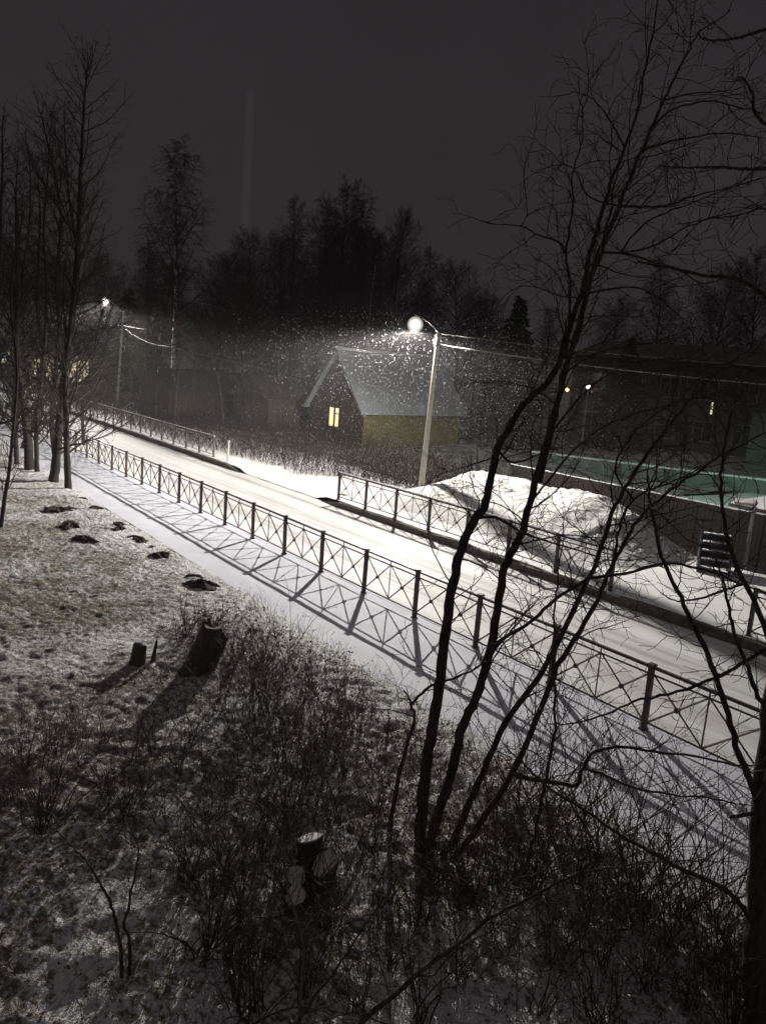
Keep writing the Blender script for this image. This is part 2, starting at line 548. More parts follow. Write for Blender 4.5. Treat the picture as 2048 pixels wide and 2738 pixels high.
def lawn_h(t, n):
    h = 0.02 + 0.10 * vnoise(t * 0.45, n * 0.45, 1) + 0.05 * vnoise(t * 1.7, n * 1.7, 2)
    rough_ = np.clip((t + 13) / 5, 0, 1) * np.clip((7.4 - n) / 1.2, 0.25, 1)
    h += (0.012 + 0.055 * rough_) * vnoise(t * 3.1, n * 3.1, 6) + (0.038 + 0.035 * rough_) * vnoise(t * 7, n * 7, 7) + 0.035 * vnoise(t * 12, n * 12, 8)
    edge = np.clip((7.3 - n) / 0.5, 0, 1)
    return h * (0.25 + 0.75 * edge)


gr = MB(); gr.add([(-300, -240, -0.35), (300, -240, -0.35), (300, 360, -0.35), (-300, 360, -0.35)], [(0, 1, 2, 3)])
tag(gr.build('ground', M['far_ground']), kind='structure')
tag(in_road(grid_obj('road', np.arange(-170, 45, 0.5), np.arange(9.98, 15.21, 0.13), lambda t, n: -0.08 + 0.012 * vnoise(t * 0.3, n * 3.5, 8) + 0.01 * vnoise(t * 4, n * 4, 12), M['road'])), kind='structure')
tag(in_road(grid_obj('pavement', np.arange(-120, 20, 0.14), np.arange(7.2, 9.92, 0.14), lambda t, n: 0.012 * vnoise(t * 2.2, n * 2.2, 9) + 0.008 * vnoise(t * 7, n * 7, 10), M['pavement'])), kind='structure')
lt, ln = np.concatenate([np.arange(-110, -34, 0.25), np.arange(-34, 2.5, 0.042)]), np.arange(-3, 7.25, 0.042)
lawn = tag(in_road(grid_obj('lawn', lt, ln, lawn_h, M['lawn'])), kind='structure')
X_, Y_ = np.meshgrid(lt, ln, indexing='ij')
lawn.data.attributes.new('tuft', 'FLOAT', 'POINT').data.foreach_set('value', tuft(X_, Y_).astype(np.float32).ravel())
tag(in_road(grid_obj('verge', np.concatenate([np.arange(-110, -45, 0.4), np.arange(-45, 12, 0.12)]), np.arange(15.2, 21.4, 0.12), verge_h, M['verge'])), kind='structure')
tag(in_road(grid_obj('field', np.arange(-150, -20.6, 0.5), np.arange(21.3, 110, 0.5), lambda t, n: 0.12 + 0.25 * vnoise(t * 0.3, n * 0.3, 11) + 0.2 * vnoise(t * 1.3, n * 1.3, 13), M['far_ground'])), kind='structure')
tag(in_road(grid_obj('yard', np.arange(-20.6, 40, 0.5), np.arange(21.3, 110, 0.5), lambda t, n: 0.08 + 0.06 * vnoise(t * 0.3, n * 0.3, 14), M['yard'])), kind='structure')


def kerb(name, t0, t1, n0, n1, ztop, taper0=False, taper1=False, wob=0.02, km='kerb'):
    ts = np.arange(t0, t1 + 0.01, 0.4)
    b_ = MB()
    for i in range(len(ts) - 1):
        for (ta, tb) in ((ts[i] + 0.004, ts[i + 1] - 0.004),):
            def zt(t):
                z = ztop + wob * float(vnoise(np.array([t * 0.9]), np.array([n0 * 3.0]), 21)[0])
                if taper0: z = -0.10 + (z + 0.10) * min(1, (t - t0) / 1.4 + 0.12)
                if taper1: z = -0.10 + (z + 0.10) * min(1, (t1 - t) / 1.4 + 0.12)
                return z
            wa = wob * float(vnoise(np.array([ta * 1.3]), np.array([1.0]), 22)[0]); wb = wob * float(vnoise(np.array([tb * 1.3]), np.array([1.0]), 22)[0])
            b_.hexa([(ta, n0 + wa, -0.2), (tb, n0 + wb, -0.2), (tb, n1, -0.2), (ta, n1, -0.2), (ta, n0 + wa, zt(ta)), (tb, n0 + wb, zt(tb)), (tb, n1, zt(tb)), (ta, n1, zt(ta))])
    return tag(in_road(b_.build(name, M[km])), kind='structure')


kerb('kerb', -110, -31.2, 15.08, 15.24, 0.10, taper1=True, wob=0.07)
kerb('kerb', -24.2, 12, 15.06, 15.24, 0.12, taper0=True, wob=0.07)
kerb('kerb', -110, 20, 9.88, 9.99, -0.004, wob=0.012, km='pavement')

# ================================================================== STREET LAMPS
IES = bpy.data.texts.new('road_luminaire')
va = [0, 15, 30, 40, 50, 58, 64, 69, 73, 76, 79, 82, 85, 88, 90, 180]
cd = [40, 44, 56, 78, 125, 205, 260, 325, 380, 390, 325, 200, 90, 40, 12, 0]
# less light towards the houses behind the pole than towards the road
back = [1, 1, .95, .78, .46, .25, .15, .10, .08, .065, .05, .02, .01, .01, .01, 0]
rows = []
for kb_ in (0.0, 0.0, 0.15, 0.8, 1.0):
    rows.append(' '.join('%.2f' % (c * (1 - kb_) + c * q * kb_) for c, q in zip(cd, back)))
IES.write('IESNA:LM-63-2002\nTILT=NONE\n1 -1 1 %d 5 1 2 0 0 0\n1 1 0\n%s\n0 45 90 130 180\n%s\n' % (len(va), ' '.join(map(str, va)), '\n'.join(rows)))


def luminaire(name, loc, watts, color, parent=None, radius=0.06):
    ld = bpy.data.lights.new(name, 'POINT')
    ld.energy = watts; ld.color = color; ld.shadow_soft_size = radius
    ld.use_nodes = True
    nt = ld.node_tree
    em = nt.nodes['Emission']
    ie = nt.nodes.new('ShaderNodeTexIES'); ie.mode = 'INTERNAL'; ie.ies = IES
    nt.links.new(ie.outputs[0], em.inputs['Strength'])
    o = bpy.data.objects.new(name, ld); COL.objects.link(o)
    o.location = tuple(loc); o.rotation_euler = (0, 0, TH)
    if parent is not None: o.parent = parent
    return o


LAMP_W = 940.0


def street_lamp(name, base, top, head, label, watts, detail=True):
    """concrete pole leaning from base to top, an arm to the lamp head"""
    base, top, head = map(np.array, (base, top, head))
    r = empty(name, base); tag(r, label, 'street lamp', 'street lamps along the road')
    T = top - base; H = head - base
    mb = MB()
    q = TH - 0.35
    ex = np.array([math.cos(q), math.sin(q), 0]); ey = np.array([-math.sin(q), math.cos(q), 0])
    ring = lambda c, a, b_: [c + ex * (a * u) + ey * (b_ * v) for u, v in ((-.75, -1), (.75, -1), (1, -.75), (1, .75), (.75, 1), (-.75, 1), (-1, .75), (-1, -.75))]
    V = []; nst = 12
    for i in range(nst + 1):
        u = i / nst; V += ring(T * u - np.array([0, 0, 0.4]) * (1 - u) * (i == 0), 0.105 - 0.042 * u, 0.10 - 0.036 * u)
    F = [(8 * i + j, 8 * i + (j + 1) % 8, 8 * i + 8 + (j + 1) % 8, 8 * i + 8 + j) for i in range(nst) for j in range(8)]
    F += [tuple(range(8))[::-1], tuple(8 * nst + j for j in range(8))]
    mb.add(V, F); mb.build('pole', M['concrete'], r)
    # steel collar and arm
    for u_ in (0.93, 0.985):
        mb = MB(); mb.lathe([(0.115, 0), (0.115, 0.045)], T * u_, 10); mb.build('collar', M['metal'], r)
    arm_end = H + np.array([0, 0, 0.40])
    mid = T * 0.985 + np.array([0, 0, 0.18])
    P = resample([T * 0.93 + ey * 0.12, T * 0.985 + ey * 0.12, mid + (arm_end - mid) * 0.3 + np.array([0, 0, .05]), arm_end], 12)
    mb = MB(); mb.tube(P, 0.014, 6); mb.build('arm', M['dark_metal'], r, True)
    d = arm_end - mid; rz = math.atan2(d[1], d[0])
    mb = MB(); mb.lathe([(0.05, 0.0), (0.10, 0.01), (0.10, 0.05), (0.05, 0.09), (0.02, 0.10)], H + np.array([0, 0, 0.35]), 16); hd = mb.build('lamp_head', M['dark_metal'], r, True)
    mb = MB(); mb.lathe([(0.05, -0.18), (0.12, -0.145), (0.17, -0.07), (0.18, 0.0), (0.17, 0.07), (0.12, 0.14), (0.05, 0.18)], H, 18); mb.build('lamp_lens', M['lamp_glow'], hd, True)
    mb = MB(); mb.lathe([(0.32 * math.sin(a_), -0.32 * math.cos(a_)) for a_ in np.linspace(0.1, PI - 0.1, 12)], H, 24); mb.build('bloom_halo', M['bloom'], hd, True)  # added soft glow ball standing in for glare around the lens
    if detail:
        mb = MB()
        a = np.linspace(0.3, 5.2, 14)
        for dz, rr in ((-0.02, 0.16), (-0.35, 0.11)):
            c = T + np.array([0, 0, dz]) - ex * 0.30
            mb.tube([c + ex * (rr * math.cos(w)) + np.array([0, 0, rr * math.sin(w)]) for w in a], 0.014, 5)
        mb.build('cable_coil', M['cable'], r, True)
        mb = MB()
        for dx in (-0.14, -0.26, -0.38):
            c = T * 0.95 - ex * (-dx)
            mb.lathe([(0.012, -0.02), (0.035, 0.0), (0.02, 0.04), (0.035, 0.06), (0.012, 0.12)], c, 8)
        mb.tube([T * 0.948, T * 0.948 - ex * 0.42], 0.014, 5)
        mb.build('insulator_bracket', M['metal'], r, True)
    luminaire('lamp_bulb', H + np.array([0, 0, -0.23]), watts, (1.0, 0.962, 0.90), r, 0.06)
    return r


L1_base = tn(-22.614, 18.525, 0.05)
L1_top = at(1172, 893, 29.25)
L1_head = at(1110, 868, 31.3)
street_lamp('street_lamp', L1_base, L1_top, L1_head, 'lit street lamp on a pale concrete pole beside the snow heap, snow swirling below it', LAMP_W)
L2_base = tn(-64.672, 19.955, 0.05)
L2_top = at(331, 838, 63.6)
L2_head = at(283, 806, 65.0)
street_lamp('street_lamp', L2_base, L2_top, L2_head, 'distant lit street lamp behind the bare trees on the left', LAMP_W * 0.9)
print('lamp heads', L1_head, L2_head)


def cable(pts, r, label, m_=20):
    P = resample(pts, m_)
    mb = MB(); mb.tube(P, r, 5)
    return tag(mb.build('power_cable', M['cable'], None, True), label, 'cable', 'overhead cables')


def sag(a, b_, s):
    a, b_ = np.array(a), np.array(b_)
    return [a + (b_ - a) * u - np.array([0, 0, s * 4 * u * (1 - u)]) for u in np.linspace(0, 1, 9)]


C_END = tn(19.4, 18.4, 6.2)
cable(sag(at(1176, 922, 29.2), C_END, 0.9), 0.022, 'thick pale cable running right from the near lamp pole')
cable(sag(at(1180, 893, 29.2), C_END + np.array([0, 0, 0.35]), 0.85), 0.009, 'thin faint cable above the thick one at the near lamp pole')
cable(sag(at(335, 878, 63.5), at(450, 927, 52), 0.3)[:9] + [at(700, 985, 42)], 0.010, 'cable crossing in front of the birch from the distant lamp pole')
cable(sag(at(331, 870, 63.5), at(392, 880, 60), 0.05), 0.014, 'short snow covered cable at the top of the distant lamp pole')

# ================================================================== RAILINGS
POST_H = 1.015


def railing(name, t0, n0, z0, spacing, count, h, label, matl, snow=False, k0=0):
    """posts every spacing metres from t0 leftwards/rightwards, two crossed frames in each bay; built in the road frame"""
    r = empty(name, (0, 0, 0), TH)
    base = (t0 + k0 * spacing, n0, z0)
    w = tn(*base)
    r.location = tuple(w)
    tag(r, label, 'railing', 'railings along the road')
    rng = random.Random(int(abs(t0) * 10))
    pm = MB()
    pm.box((0, 0, h / 2 - 0.1), (0.072, 0.072, h + 0.2))
    pm.box((0, 0, h + 0.012), (0.105, 0.105, 0.026))
    pm.box((0, 0, 0.02), (0.11, 0.11, 0.025))
    post = pm.build('post', matl, r)
    pn = MB()
    s = spacing
    zt, zb = h * 0.86, h * 0.12
    x0, x1, xm = 0.036, s - 0.036, s / 2
    bar = lambda a, b_, w_=0.0155: pn.tube([a, b_], w_, 4, False)
    bar((x0, 0, zt), (x1, 0, zt), 0.0155); bar((x0, 0, zb), (x1, 0, zb), 0.017)
    bar((xm, 0.0, zb), (xm, 0.0, h - 0.02), 0.014)
    for (a, b_) in ((x0, xm), (xm, x1)):
        bar((a, 0.012, zt), (b_, 0.012, zb)); bar((a, -0.012, zb), (b_, -0.012, zt))
        pn.lathe([(0.040, -0.02), (0.040, 0.02)], ((a + b_) / 2, 0, (zt + zb) / 2), 10, (0, 1, 0))
    panel = pn.build('crossed_panel', matl, r)
    for i in range(1, count):
        q = post.copy(); COL.objects.link(q); q.parent = r; q.location = (i * s, 0, 0)
        q.rotation_euler = (rng.gauss(0, 0.008), rng.gauss(0, 0.008), 0)
        if i < count - 1:
            q = panel.copy(); COL.objects.link(q); q.parent = r; q.location = (i * s, 0, rng.gauss(0, 0.004))
    tr = MB(); tr.box((s * (count - 1) / 2, 0, h - 0.026), (s * (count - 1) + 0.04, 0.045, 0.042)); tr.build('top_rail', matl, r)
    if snow:
        nn = int(s * (count - 1) / 0.11)
        xs = np.linspace(-0.04, s * (count - 1) + 0.04, nn)
        hh = 0.030 + 0.014 * vnoise(xs * 6, xs * 0 + t0, 31)
        V = []; 
        for x, q in zip(xs, hh):
            V += [(x, -0.026, h - 0.004), (x, 0.026, h - 0.004), (x, 0.016, h + q), (x, -0.016, h + q)]
        F = [(4 * i + j, 4 * i + (j + 1) % 4, 4 * i + 4 + (j + 1) % 4, 4 * i + 4 + j) for i in range(nn - 1) for j in range(4)] + [(3, 2, 1, 0), (4 * nn - 4, 4 * nn - 3, 4 * nn - 2, 4 * nn - 1)]
        sm = MB(); sm.add(V, F); sm.build('snow_cap', M['snow'], r)
    return r


T_N0 = -14.661 * DV[0] + 35.977 * DV[1]
railing('railing', T_N0, 9.72, 0.0, 1.85, 44, POST_H, 'long dark brown railing with crossed bars along the near pavement', M['rail'], k0=-20)
T_E0 = -8.449 * DV[0] + 37.222 * DV[1]
railing('railing', T_E0, 15.46, 0.12, 1.764, 27, 1.02, 'snow topped railing on the far kerb left of the driveway gap', M['rail_far'], True, k0=-26)
T_G0 = -1.676 * DV[0] + 27.903 * DV[1]
railing('railing', T_G0, 15.31, 0.12, 1.749, 8, 1.01, 'snow topped railing on the far kerb in front of the lit lamp pole', M['rail_far'], True)
railing('railing', T_G0 + 9 * 1.749, 15.31, 0.12, 1.749, 8, 1.01, 'far kerb railing at the right edge of the photo beyond the footpath gap', M['rail_far'], True)
mb = MB(); mb.box((0, 0, 0.44), (0.075, 0.075, 1.08)); mb.box((0, 0, 0.995), (0.10, 0.10, 0.03))
o = mb.build('railing_post', M['white_paint']); o.location = tuple(tn(-33.38, 15.51, 0.10)); o.rotation_euler = (0, 0, TH)
tag(o, 'single pale post standing alone beside the driveway gap', 'post')


# ================================================================== SNOW HEAP, BOARD FENCE, STEPS, GATE
def heap_h(t, n):
    prof = np.interp(t, [-25.2, -24.2, -22.6, -21.0, -19.6, -18.2, -16.6, -15.4, -14.2, -13.2, -12.4, -11.8], [-0.2, 0.1, 0.75, 1.38, 1.42, 1.40, 1.44, 1.40, 1.10, 0.55, 0.15, -0.2])
    nc = 20.1
    w = np.where(n < nc, 3.7, 1.5)
    q = np.clip(1 - ((n - nc) / w) ** 2, 0, 1)
    return 0.04 + prof * q ** 1.05 * (1 + 0.12 * vnoise(t * 1.1, n * 1.1, 41)) + 0.05 * vnoise(t * 2.6, n * 2.6, 42) * q + 0.035 * vnoise(t * 6, n * 6, 43) * (0.3 + q) + 0.03 * vnoise(t * 11, n * 11, 44) * (0.3 + q)


o = in_road(grid_obj('snow_heap', np.arange(-25.2, -11.75, 0.06), np.arange(16.5, 21.1, 0.06), heap_h, M['heap']))
tag(o, 'long heap of dirty snow piled against the brown board fence', 'snow heap')

BF_N = 21.16
r = empty('board_fence', tn(-20.55, BF_N, 0), TH)
tag(r, 'dark brown vertical board fence behind the snow heap', 'fence')
rng = random.Random(5)
mb = MB(); x = 0.0
while x < 22:
    w = 0.13 + rng.uniform(-0.012, 0.012)
    h = 1.76 + rng.uniform(-0.012, 0.012)
    mb.box((x + w / 2, rng.uniform(-0.006, 0.006), h / 2), (w - 0.008, 0.022, h))
    x += w
mb.build('boards', M['boards'], r)
mb = MB(); mb.box((11, 0.045, 0.45), (22, 0.05, 0.09)); mb.box((11, 0.045, 1.40), (22, 0.05, 0.09)); mb.build('rails', M['boards'], r)
for i in range(9):
    mb = MB(); mb.box((0.1 + i * 2.7, 0.115, 0.85), (0.09, 0.09, 1.7)); mb.build('post', M['boards'], r)
mb = MB()
V = []; xs = np.arange(0, 22.01, 0.2); hh = 0.02 + 0.02 * vnoise(xs * 3, xs * 0, 51)
for x, q in zip(xs, hh):
    V += [(x, -0.014, 1.778), (x, 0.03, 1.778), (x, 0.02, 1.785 + q), (x, -0.008, 1.785 + q)]
k = len(xs)
mb.add(V, [(4 * i + j, 4 * i + (j + 1) % 4, 4 * i + 4 + (j + 1) % 4, 4 * i + 4 + j) for i in range(k - 1) for j in range(4)])
mb.build('snow_cap', M['snow'], r)

# white gate frame at the right
def on_n(x, y, n_):
    d = RV * ((x - 1024) / F_PX) + UV * ((1369 - y) / F_PX) + fw
    k = n_ / (d.x * NV[0] + d.y * NV[1])
    return np.array([d.x * k, d.y * k, CAM_H + d.z * k])


ga, gb, gc = on_n(1966, 1340, 20.95), on_n(2016, 1346, 20.95), on_n(1994, 1492, 20.95)
r = empty('gate_frame', (gc[0], gc[1], 0)); tag(r, 'pale flaking gate post and short lintel set in the board fence', 'gate frame')
o_ = np.array([gc[0], gc[1], 0])
mb = MB(); mb.tube([gc - o_ - np.array([0, 0, .3]), gb - o_], 0.055, 4); mb.build('post', M['white_paint'], r)
mb = MB(); mb.tube([ga - o_, gb - o_ + (gb - ga) * 0.1], 0.10, 4); mb.build('lintel', M['white_paint'], r)
# steps in front of the board fence
SB = on_n(1908, 1512, 19.75)
r = empty('metal_steps', (SB[0], SB[1], SB[2] - 0.04), -0.36)
tag(r, 'blue grey metal steps with snow on the treads against the board fence', 'steps')
for i in range(4):
    mb = MB(); z = 0.20 * (i + 1)
    mb.box((0.0, 0.22 * i, z - 0.015), (0.78, 0.24, 0.03)); mb.box((0, 0.22 * i + 0.118, z - 0.13), (0.76, 0.012, 0.2)); st = mb.build('tread', M['blue_steel'], r)
    mb = MB(); mb.box((0, 0.22 * i - 0.01, z + 0.013), (0.70, 0.18, 0.024)); mb.build('snow', M['snow'], st)
for sgn in (-1, 1):
    mb = MB(); mb.hexa([(sgn * 0.41 - .015, -0.16, -.3), (sgn * 0.41 + .015, -0.16, -.3), (sgn * 0.41 + .015, 0.9, -.3), (sgn * 0.41 - .015, 0.9, -.3), (sgn * 0.41 - .015, -0.16, 0.17), (sgn * 0.41 + .015, -0.16, 0.17), (sgn * 0.41 + .015, 0.9, 0.80), (sgn * 0.41 - .015, 0.9, 0.80)]); mb.build('side_plate', M['blue_steel'], r)

# long low shed roof seen over the fence at the right edge
pa = tn(-12.9, 23.2, 0); r = empty('shed', pa, TH); tag(r, 'low dark shed with a snow covered roof behind the board fence', 'shed')
mb = MB(); mb.box((3.2, 1.5, 0.75), (6.0, 2.6, 1.5)); mb.build('wall', M['board_dark'], r)
mb = MB(); mb.hexa([(0, 0, 1.52), (6.4, 0, 1.52), (6.4, 3, 1.62), (0, 3, 1.62), (0, 0, 1.62), (6.4, 0, 1.62), (6.4, 3, 1.74), (0, 3, 1.74)]); rf = mb.build('roof', M['board_dark'], r)
mb = MB(); mb.hexa([(0.03, 0.03, 1.625), (6.37, 0.03, 1.625), (6.37, 2.97, 1.745), (0.03, 2.97, 1.745), (0.06, 0.06, 1.70), (6.34, 0.06, 1.70), (6.34, 2.94, 1.83), (0.06, 2.94, 1.83)]); mb.build('snow', M['snow'], rf)

# courtyard beyond: low pale wall, long two-storey block, courtyard lamp
A_, B_ = tn(-31.2, 33.8, 0), tn(-13, 42.5, 0)
dv = B_ - A_; Lw = np.linalg.norm(dv); rz = math.atan2(dv[1], dv[0])
r = empty('yard_wall', A_, rz); tag(r, 'low pale wall across the green lit yard behind the board fence', 'wall')
mb = MB(); mb.box((Lw / 2, 0, 0.35), (Lw, 0.16, 0.9)); mb.build('panel', M['wall_pale'], r)
mb = MB(); mb.box((Lw / 2, 0, 0.84), (Lw + 0.06, 0.30, 0.09)); mb.build('coping', M['snow'], r)
for i in range(1, 8):
    mb = MB(); mb.box((Lw * i / 8, -0.11, 0.44), (0.22, 0.06, 0.72)); mb.build('pier', M['wall_grey'], r)

A_, B_ = at(1500, 1255, 66), at(2330, 1310, 58); A_[2] = B_[2] = 0
dv = B_ - A_; Lw = np.linalg.norm(dv); rz = math.atan2(dv[1], dv[0])
r = empty('apartment_block', A_, rz); tag(r, 'long dark two storey block with rows of windows behind the yard', 'building')
BH = 7.3
mb = MB(); mb.box((Lw / 2, 4.5, BH / 2), (Lw, 9, BH)); mb.build('wall', M['wall_grey'], r)
mb = MB(); mb.hexa([(-0.4, -0.5, BH), (Lw + .4, -.5, BH), (Lw + .4, 9.5, BH), (-.4, 9.5, BH), (2, 3.5, BH + 1.5), (Lw - 2, 3.5, BH + 1.5), (Lw - 2, 5.5, BH + 1.5), (2, 5.5, BH + 1.5)]); mb.build('roof', M['board_dark'], r)


def window(parent, x, z, w, h, glow=None, yoff=0.0, fm='frame_white'):
    f = MB()
    t = 0.09
    for (cx, cz, sx_, sz_) in ((x, z + h / 2 + t / 2, w + 2 * t, t), (x, z - h / 2 - t / 2, w + 2 * t, t), (x - w / 2 - t / 2, z, t, h), (x + w / 2 + t / 2, z, t, h), (x, z, 0.07, h)):
        f.box((cx, yoff - 0.03, cz), (sx_, 0.09, sz_))
    f.box((x - w / 4, yoff - 0.03, z + h * 0.18), (w / 2 - 0.07, 0.05, 0.05))
    fo = f.build('window', M[fm], parent)
    g = MB(); g.box((x, yoff - 0.008, z), (w - 0.002, 0.03, h - 0.002)); g.build('pane', M[glow or 'dark_glass'], fo)
    return fo


for i in range(11):
    x = 2.0 + i * 2.9
    if x > Lw - 1: break
    for z in (1.9, 5.2):
        window(r, x, z, 1.3, 1.5)
q = at(1902, 1092, 62)
mb = MB(); mb.box((np.dot(q - A_, dv / Lw), -0.02, q[2]), (0.16, 0.05, 0.95)); mb.build('lit_strip_window', M['strip_glow'], r)

q = at(2032, 1180, 50); r = empty('side_building', (q[0] + 2.6, q[1] + 2, 0), rz - 0.2); tag(r, 'pale greenish building end cut by the right edge of the photo', 'building')
mb = MB(); mb.box((2.6, 0, 2.0), (9, 6, 4.0)); mb.build('wall', M['wall_pale'], r)
mb = MB(); mb.box((2.6, 0, 4.1), (9.5, 6.5, 0.16)); mb.build('roof', M['board_dark'], r)

YL = tn(-9.5, 31.5, 5.2)
r = empty('yard_lamp', (YL[0], YL[1], 0)); tag(r, 'yard lamp giving off green light behind the board fence at the far right', 'yard lamp')
mb = MB(); mb.tube([(0, 0, 0), (0, 0, 5.3)], 0.06, 8); mb.build('pole', M['metal'], r, True)
mb = MB(); mb.lathe([(0.05, -0.1), (0.16, -0.05), (0.17, 0.0), (0.05, 0.12)], (0, 0, 5.4), 14); mb.build('lamp_head', M['white_glow'], r, True)
luminaire('lamp_bulb', (0, 0, 5.15), 260, (0.33, 1.0, 0.70), r, 0.1).rotation_euler = (0, 0, TH + PI)

for (x, y, Y, mm, lab) in ((1573, 1036, 56, 'white_glow', 'tiny white lamp shining far behind the thin stems'), (1516, 1042, 56, 'sodium_glow', 'tiny orange lamp far behind the thin stems')):
    q = at(x, y, Y); r = empty('distant_lamp', (q[0], q[1], 0)); tag(r, lab, 'lamp')
    mb = MB(); mb.tube([(0, 0, 0), (0, 0, q[2])], 0.05, 6); mb.build('pole', M['metal'], r)
    mb = MB(); s_ = 0.17 if mm == 'white_glow' else 0.12; mb.lathe([(s_ * .3, -s_), (s_ * .85, -s_ * .5), (s_, 0), (s_ * .85, s_ * .5), (s_ * .3, s_)], (0, 0, q[2]), 12); mb.build('lamp_glass', M[mm], r, True)

# ================================================================== HOUSE WITH LIT WINDOW
HA = at(966, 1200, 47.3); HA[2] = 0
fd = np.array([0.70, 0.714, 0]); HL = 9.2; HW = 5.0; WALL = 2.35; RIDGE = 5.75
rz = math.atan2(fd[1], fd[0])
r = empty('house', HA, rz); tag(r, 'small house with grey pitched roof, ochre side wall and one lit window', 'house')
mb = MB(); mb.box((HL / 2, HW / 2, WALL / 2 - 0.2), (HL, HW, WALL + 0.4)); mb.build('side_wall', M['wall_yellow'], r)
for x in (-0.06, HL + 0.06):
    mb = MB()
    V = [(x - .05, -0.04, -0.4), (x + .05, -0.04, -0.4), (x + .05, HW + .04, -0.4), (x - .05, HW + .04, -0.4)]
    P = [(-0.04, -0.4), (HW + 0.04, -0.4), (HW + 0.04, WALL), (HW / 2, RIDGE - 0.08), (-0.04, WALL)]
    mb.add([(x - .05, a, b_) for a, b_ in P] + [(x + .05, a, b_) for a, b_ in P], [(4, 3, 2, 1, 0), (5, 6, 7, 8, 9)] + [(i, (i + 1) % 5, 5 + (i + 1) % 5, 5 + i) for i in range(5)])
    mb.build('gable_wall', M['wall_brown'], r)
mb = MB()
sl = (RIDGE - WALL) / (HW / 2); ov = 0.26
for sgn in (0, 1):
    y0, y1 = (-ov, HW / 2) if not sgn else (HW + ov, HW / 2)
    z0 = WALL - ov * sl + 0.12; z1 = RIDGE + 0.12
    P = [(-0.45, y0, z0), (HL + 0.45, y0, z0), (HL + 0.45, y1, z1), (-0.45, y1, z1)]
    mb.hexa(P + [(a, b_, c + 0.09) for a, b_, c in P])
rf = mb.build('roof', M['roof_metal'], r)
mb = MB(); mb.tube([(-0.46, HW / 2, RIDGE + 0.24), (HL + 0.46, HW / 2, RIDGE + 0.24)], 0.10, 6); mb.build('ridge_cap', M['snow'], rf)
mb = MB()
for sgn in (0, 1):
    y0, y1 = (-ov, HW / 2) if not sgn else (HW + ov, HW / 2)
    mb.tube([(-0.47, y0, WALL - ov * sl + 0.2), (-0.47, y1, RIDGE + 0.2)], 0.07, 4)
mb.build('barge_board', M['board_dark'], rf)
# lit window in the gable
wr = empty('lit_window', (-0.115, 2.55, 1.72), -PI / 2); wr.parent = r
f = MB()
for (cx, cz, sx_, sz_) in ((0, .62, 1.06, .08), (0, -.62, 1.06, .08), (-.5, 0, .07, 1.2), (.5, 0, .07, 1.2), (.04, 0, .11, 1.2)):
    f.box((cx, -0.03, cz), (sx_, 0.07, sz_))
f.box((.25, -0.03, .22), (.34, .05, .06))
f.build('frame', M['wall_brown'], wr)
g = MB(); g.box((0, 0.0, 0), (.95, .02, 1.16)); g.build('pane', M['window_glow'], wr)

# sheds and board fences in the dark left of the house
for (x, y, Y, w, d_, h, rzz, lab, nm) in ((770, 1120, 56, 6.5, 4.5, 2.4, 0.75, 'dim dark roofed outbuilding just left of the house', 'outbuilding'),
                                          (560, 1120, 60, 9.0, 5.0, 2.3, 0.72, 'long low dark outbuilding behind the birch', 'outbuilding')):
    q = at(x, y, Y); r = empty(nm, (q[0], q[1], 0), rzz); tag(r, lab, 'outbuilding')
    mb = MB(); mb.box((0, 0, h / 2), (w, d_, h)); mb.build('wall', M['board_dark'], r)
    mb = MB(); mb.hexa([(-w / 2 - .3, -d_ / 2 - .3, h), (w / 2 + .3, -d_ / 2 - .3, h), (w / 2 + .3, d_ / 2 + .3, h), (-w / 2 - .3, d_ / 2 + .3, h), (-w / 2 - .3, -0.05, h + 1.5), (w / 2 + .3, -0.05, h + 1.5), (w / 2 + .3, 0.05, h + 1.5), (-w / 2 - .3, 0.05, h + 1.5)]); mb.build('roof', M['board_dark'], r)
# cream shop-like building far left, lit by the distant lamp
q = at(95, 1010, 92); r = empty('cream_building', (q[0], q[1], 0.0), -0.25); tag(r, 'cream fronted building at the end of the road behind the left trees', 'building')
mb = MB(); mb.box((3.5, 3, 1.9), (8.5, 6, 3.8)); mb.build('wall', M['wall_cream'], r)
mb = MB(); mb.hexa([(-1.1, -.4, 3.8), (8.1, -.4, 3.8), (8.1, 6.4, 3.8), (-1.1, 6.4, 3.8), (-1.1, 2.9, 5.3), (8.1, 2.9, 5.3), (8.1, 3.1, 5.3), (-1.1, 3.1, 5.3)]); mb.build('roof', M['roof_metal'], r)
for x, w_ in ((0.35, 0.9), (2.35, 2.2), (5.7, 3.2)): window(r, x, 1.9, w_, 2.5, 'shop_glow')

# pedestrian crossing sign
q = at(18, 955, 45.5); r = empty('crossing_sign', (q[0], q[1], 0), 0.25); tag(r, 'blue pedestrian crossing sign in a lime yellow surround at the left edge', 'road sign')
z = q[2]
mb = MB(); mb.tube([(0, 0.05, -0.3), (0, 0.05, z + 0.4)], 0.035, 8); mb.build('post', M['metal'], r, True)
mb = MB(); mb.box((0, 0, z), (0.66, 0.02, 0.66)); pl = mb.build('plate', M['sign_lime'], r)
mb = MB(); mb.box((0, -0.0125, z), (0.44, 0.004, 0.44)); mb.build('blue_field', M['sign_blue'], pl)
mb = MB(); mb.add([(-.19, -.0175, z - .17), (.19, -.0175, z - .17), (0, -.0175, z + .18), (-.19, -.0147, z - .17), (.19, -.0147, z - .17), (0, -.0147, z + .18)], [(0, 1, 2), (5, 4, 3), (0, 3, 4, 1), (1, 4, 5, 2), (2, 5, 3, 0)]); mb.build('white_triangle', M['sign_white'], pl)
mb = MB()
mb.box((0.0, -.0195, z - .02), (.035, .003, .10)); mb.lathe([(.02, -.0015), (.02, .0015)], (0.0, -.0195, z + .055), 8, (0, 1, 0))
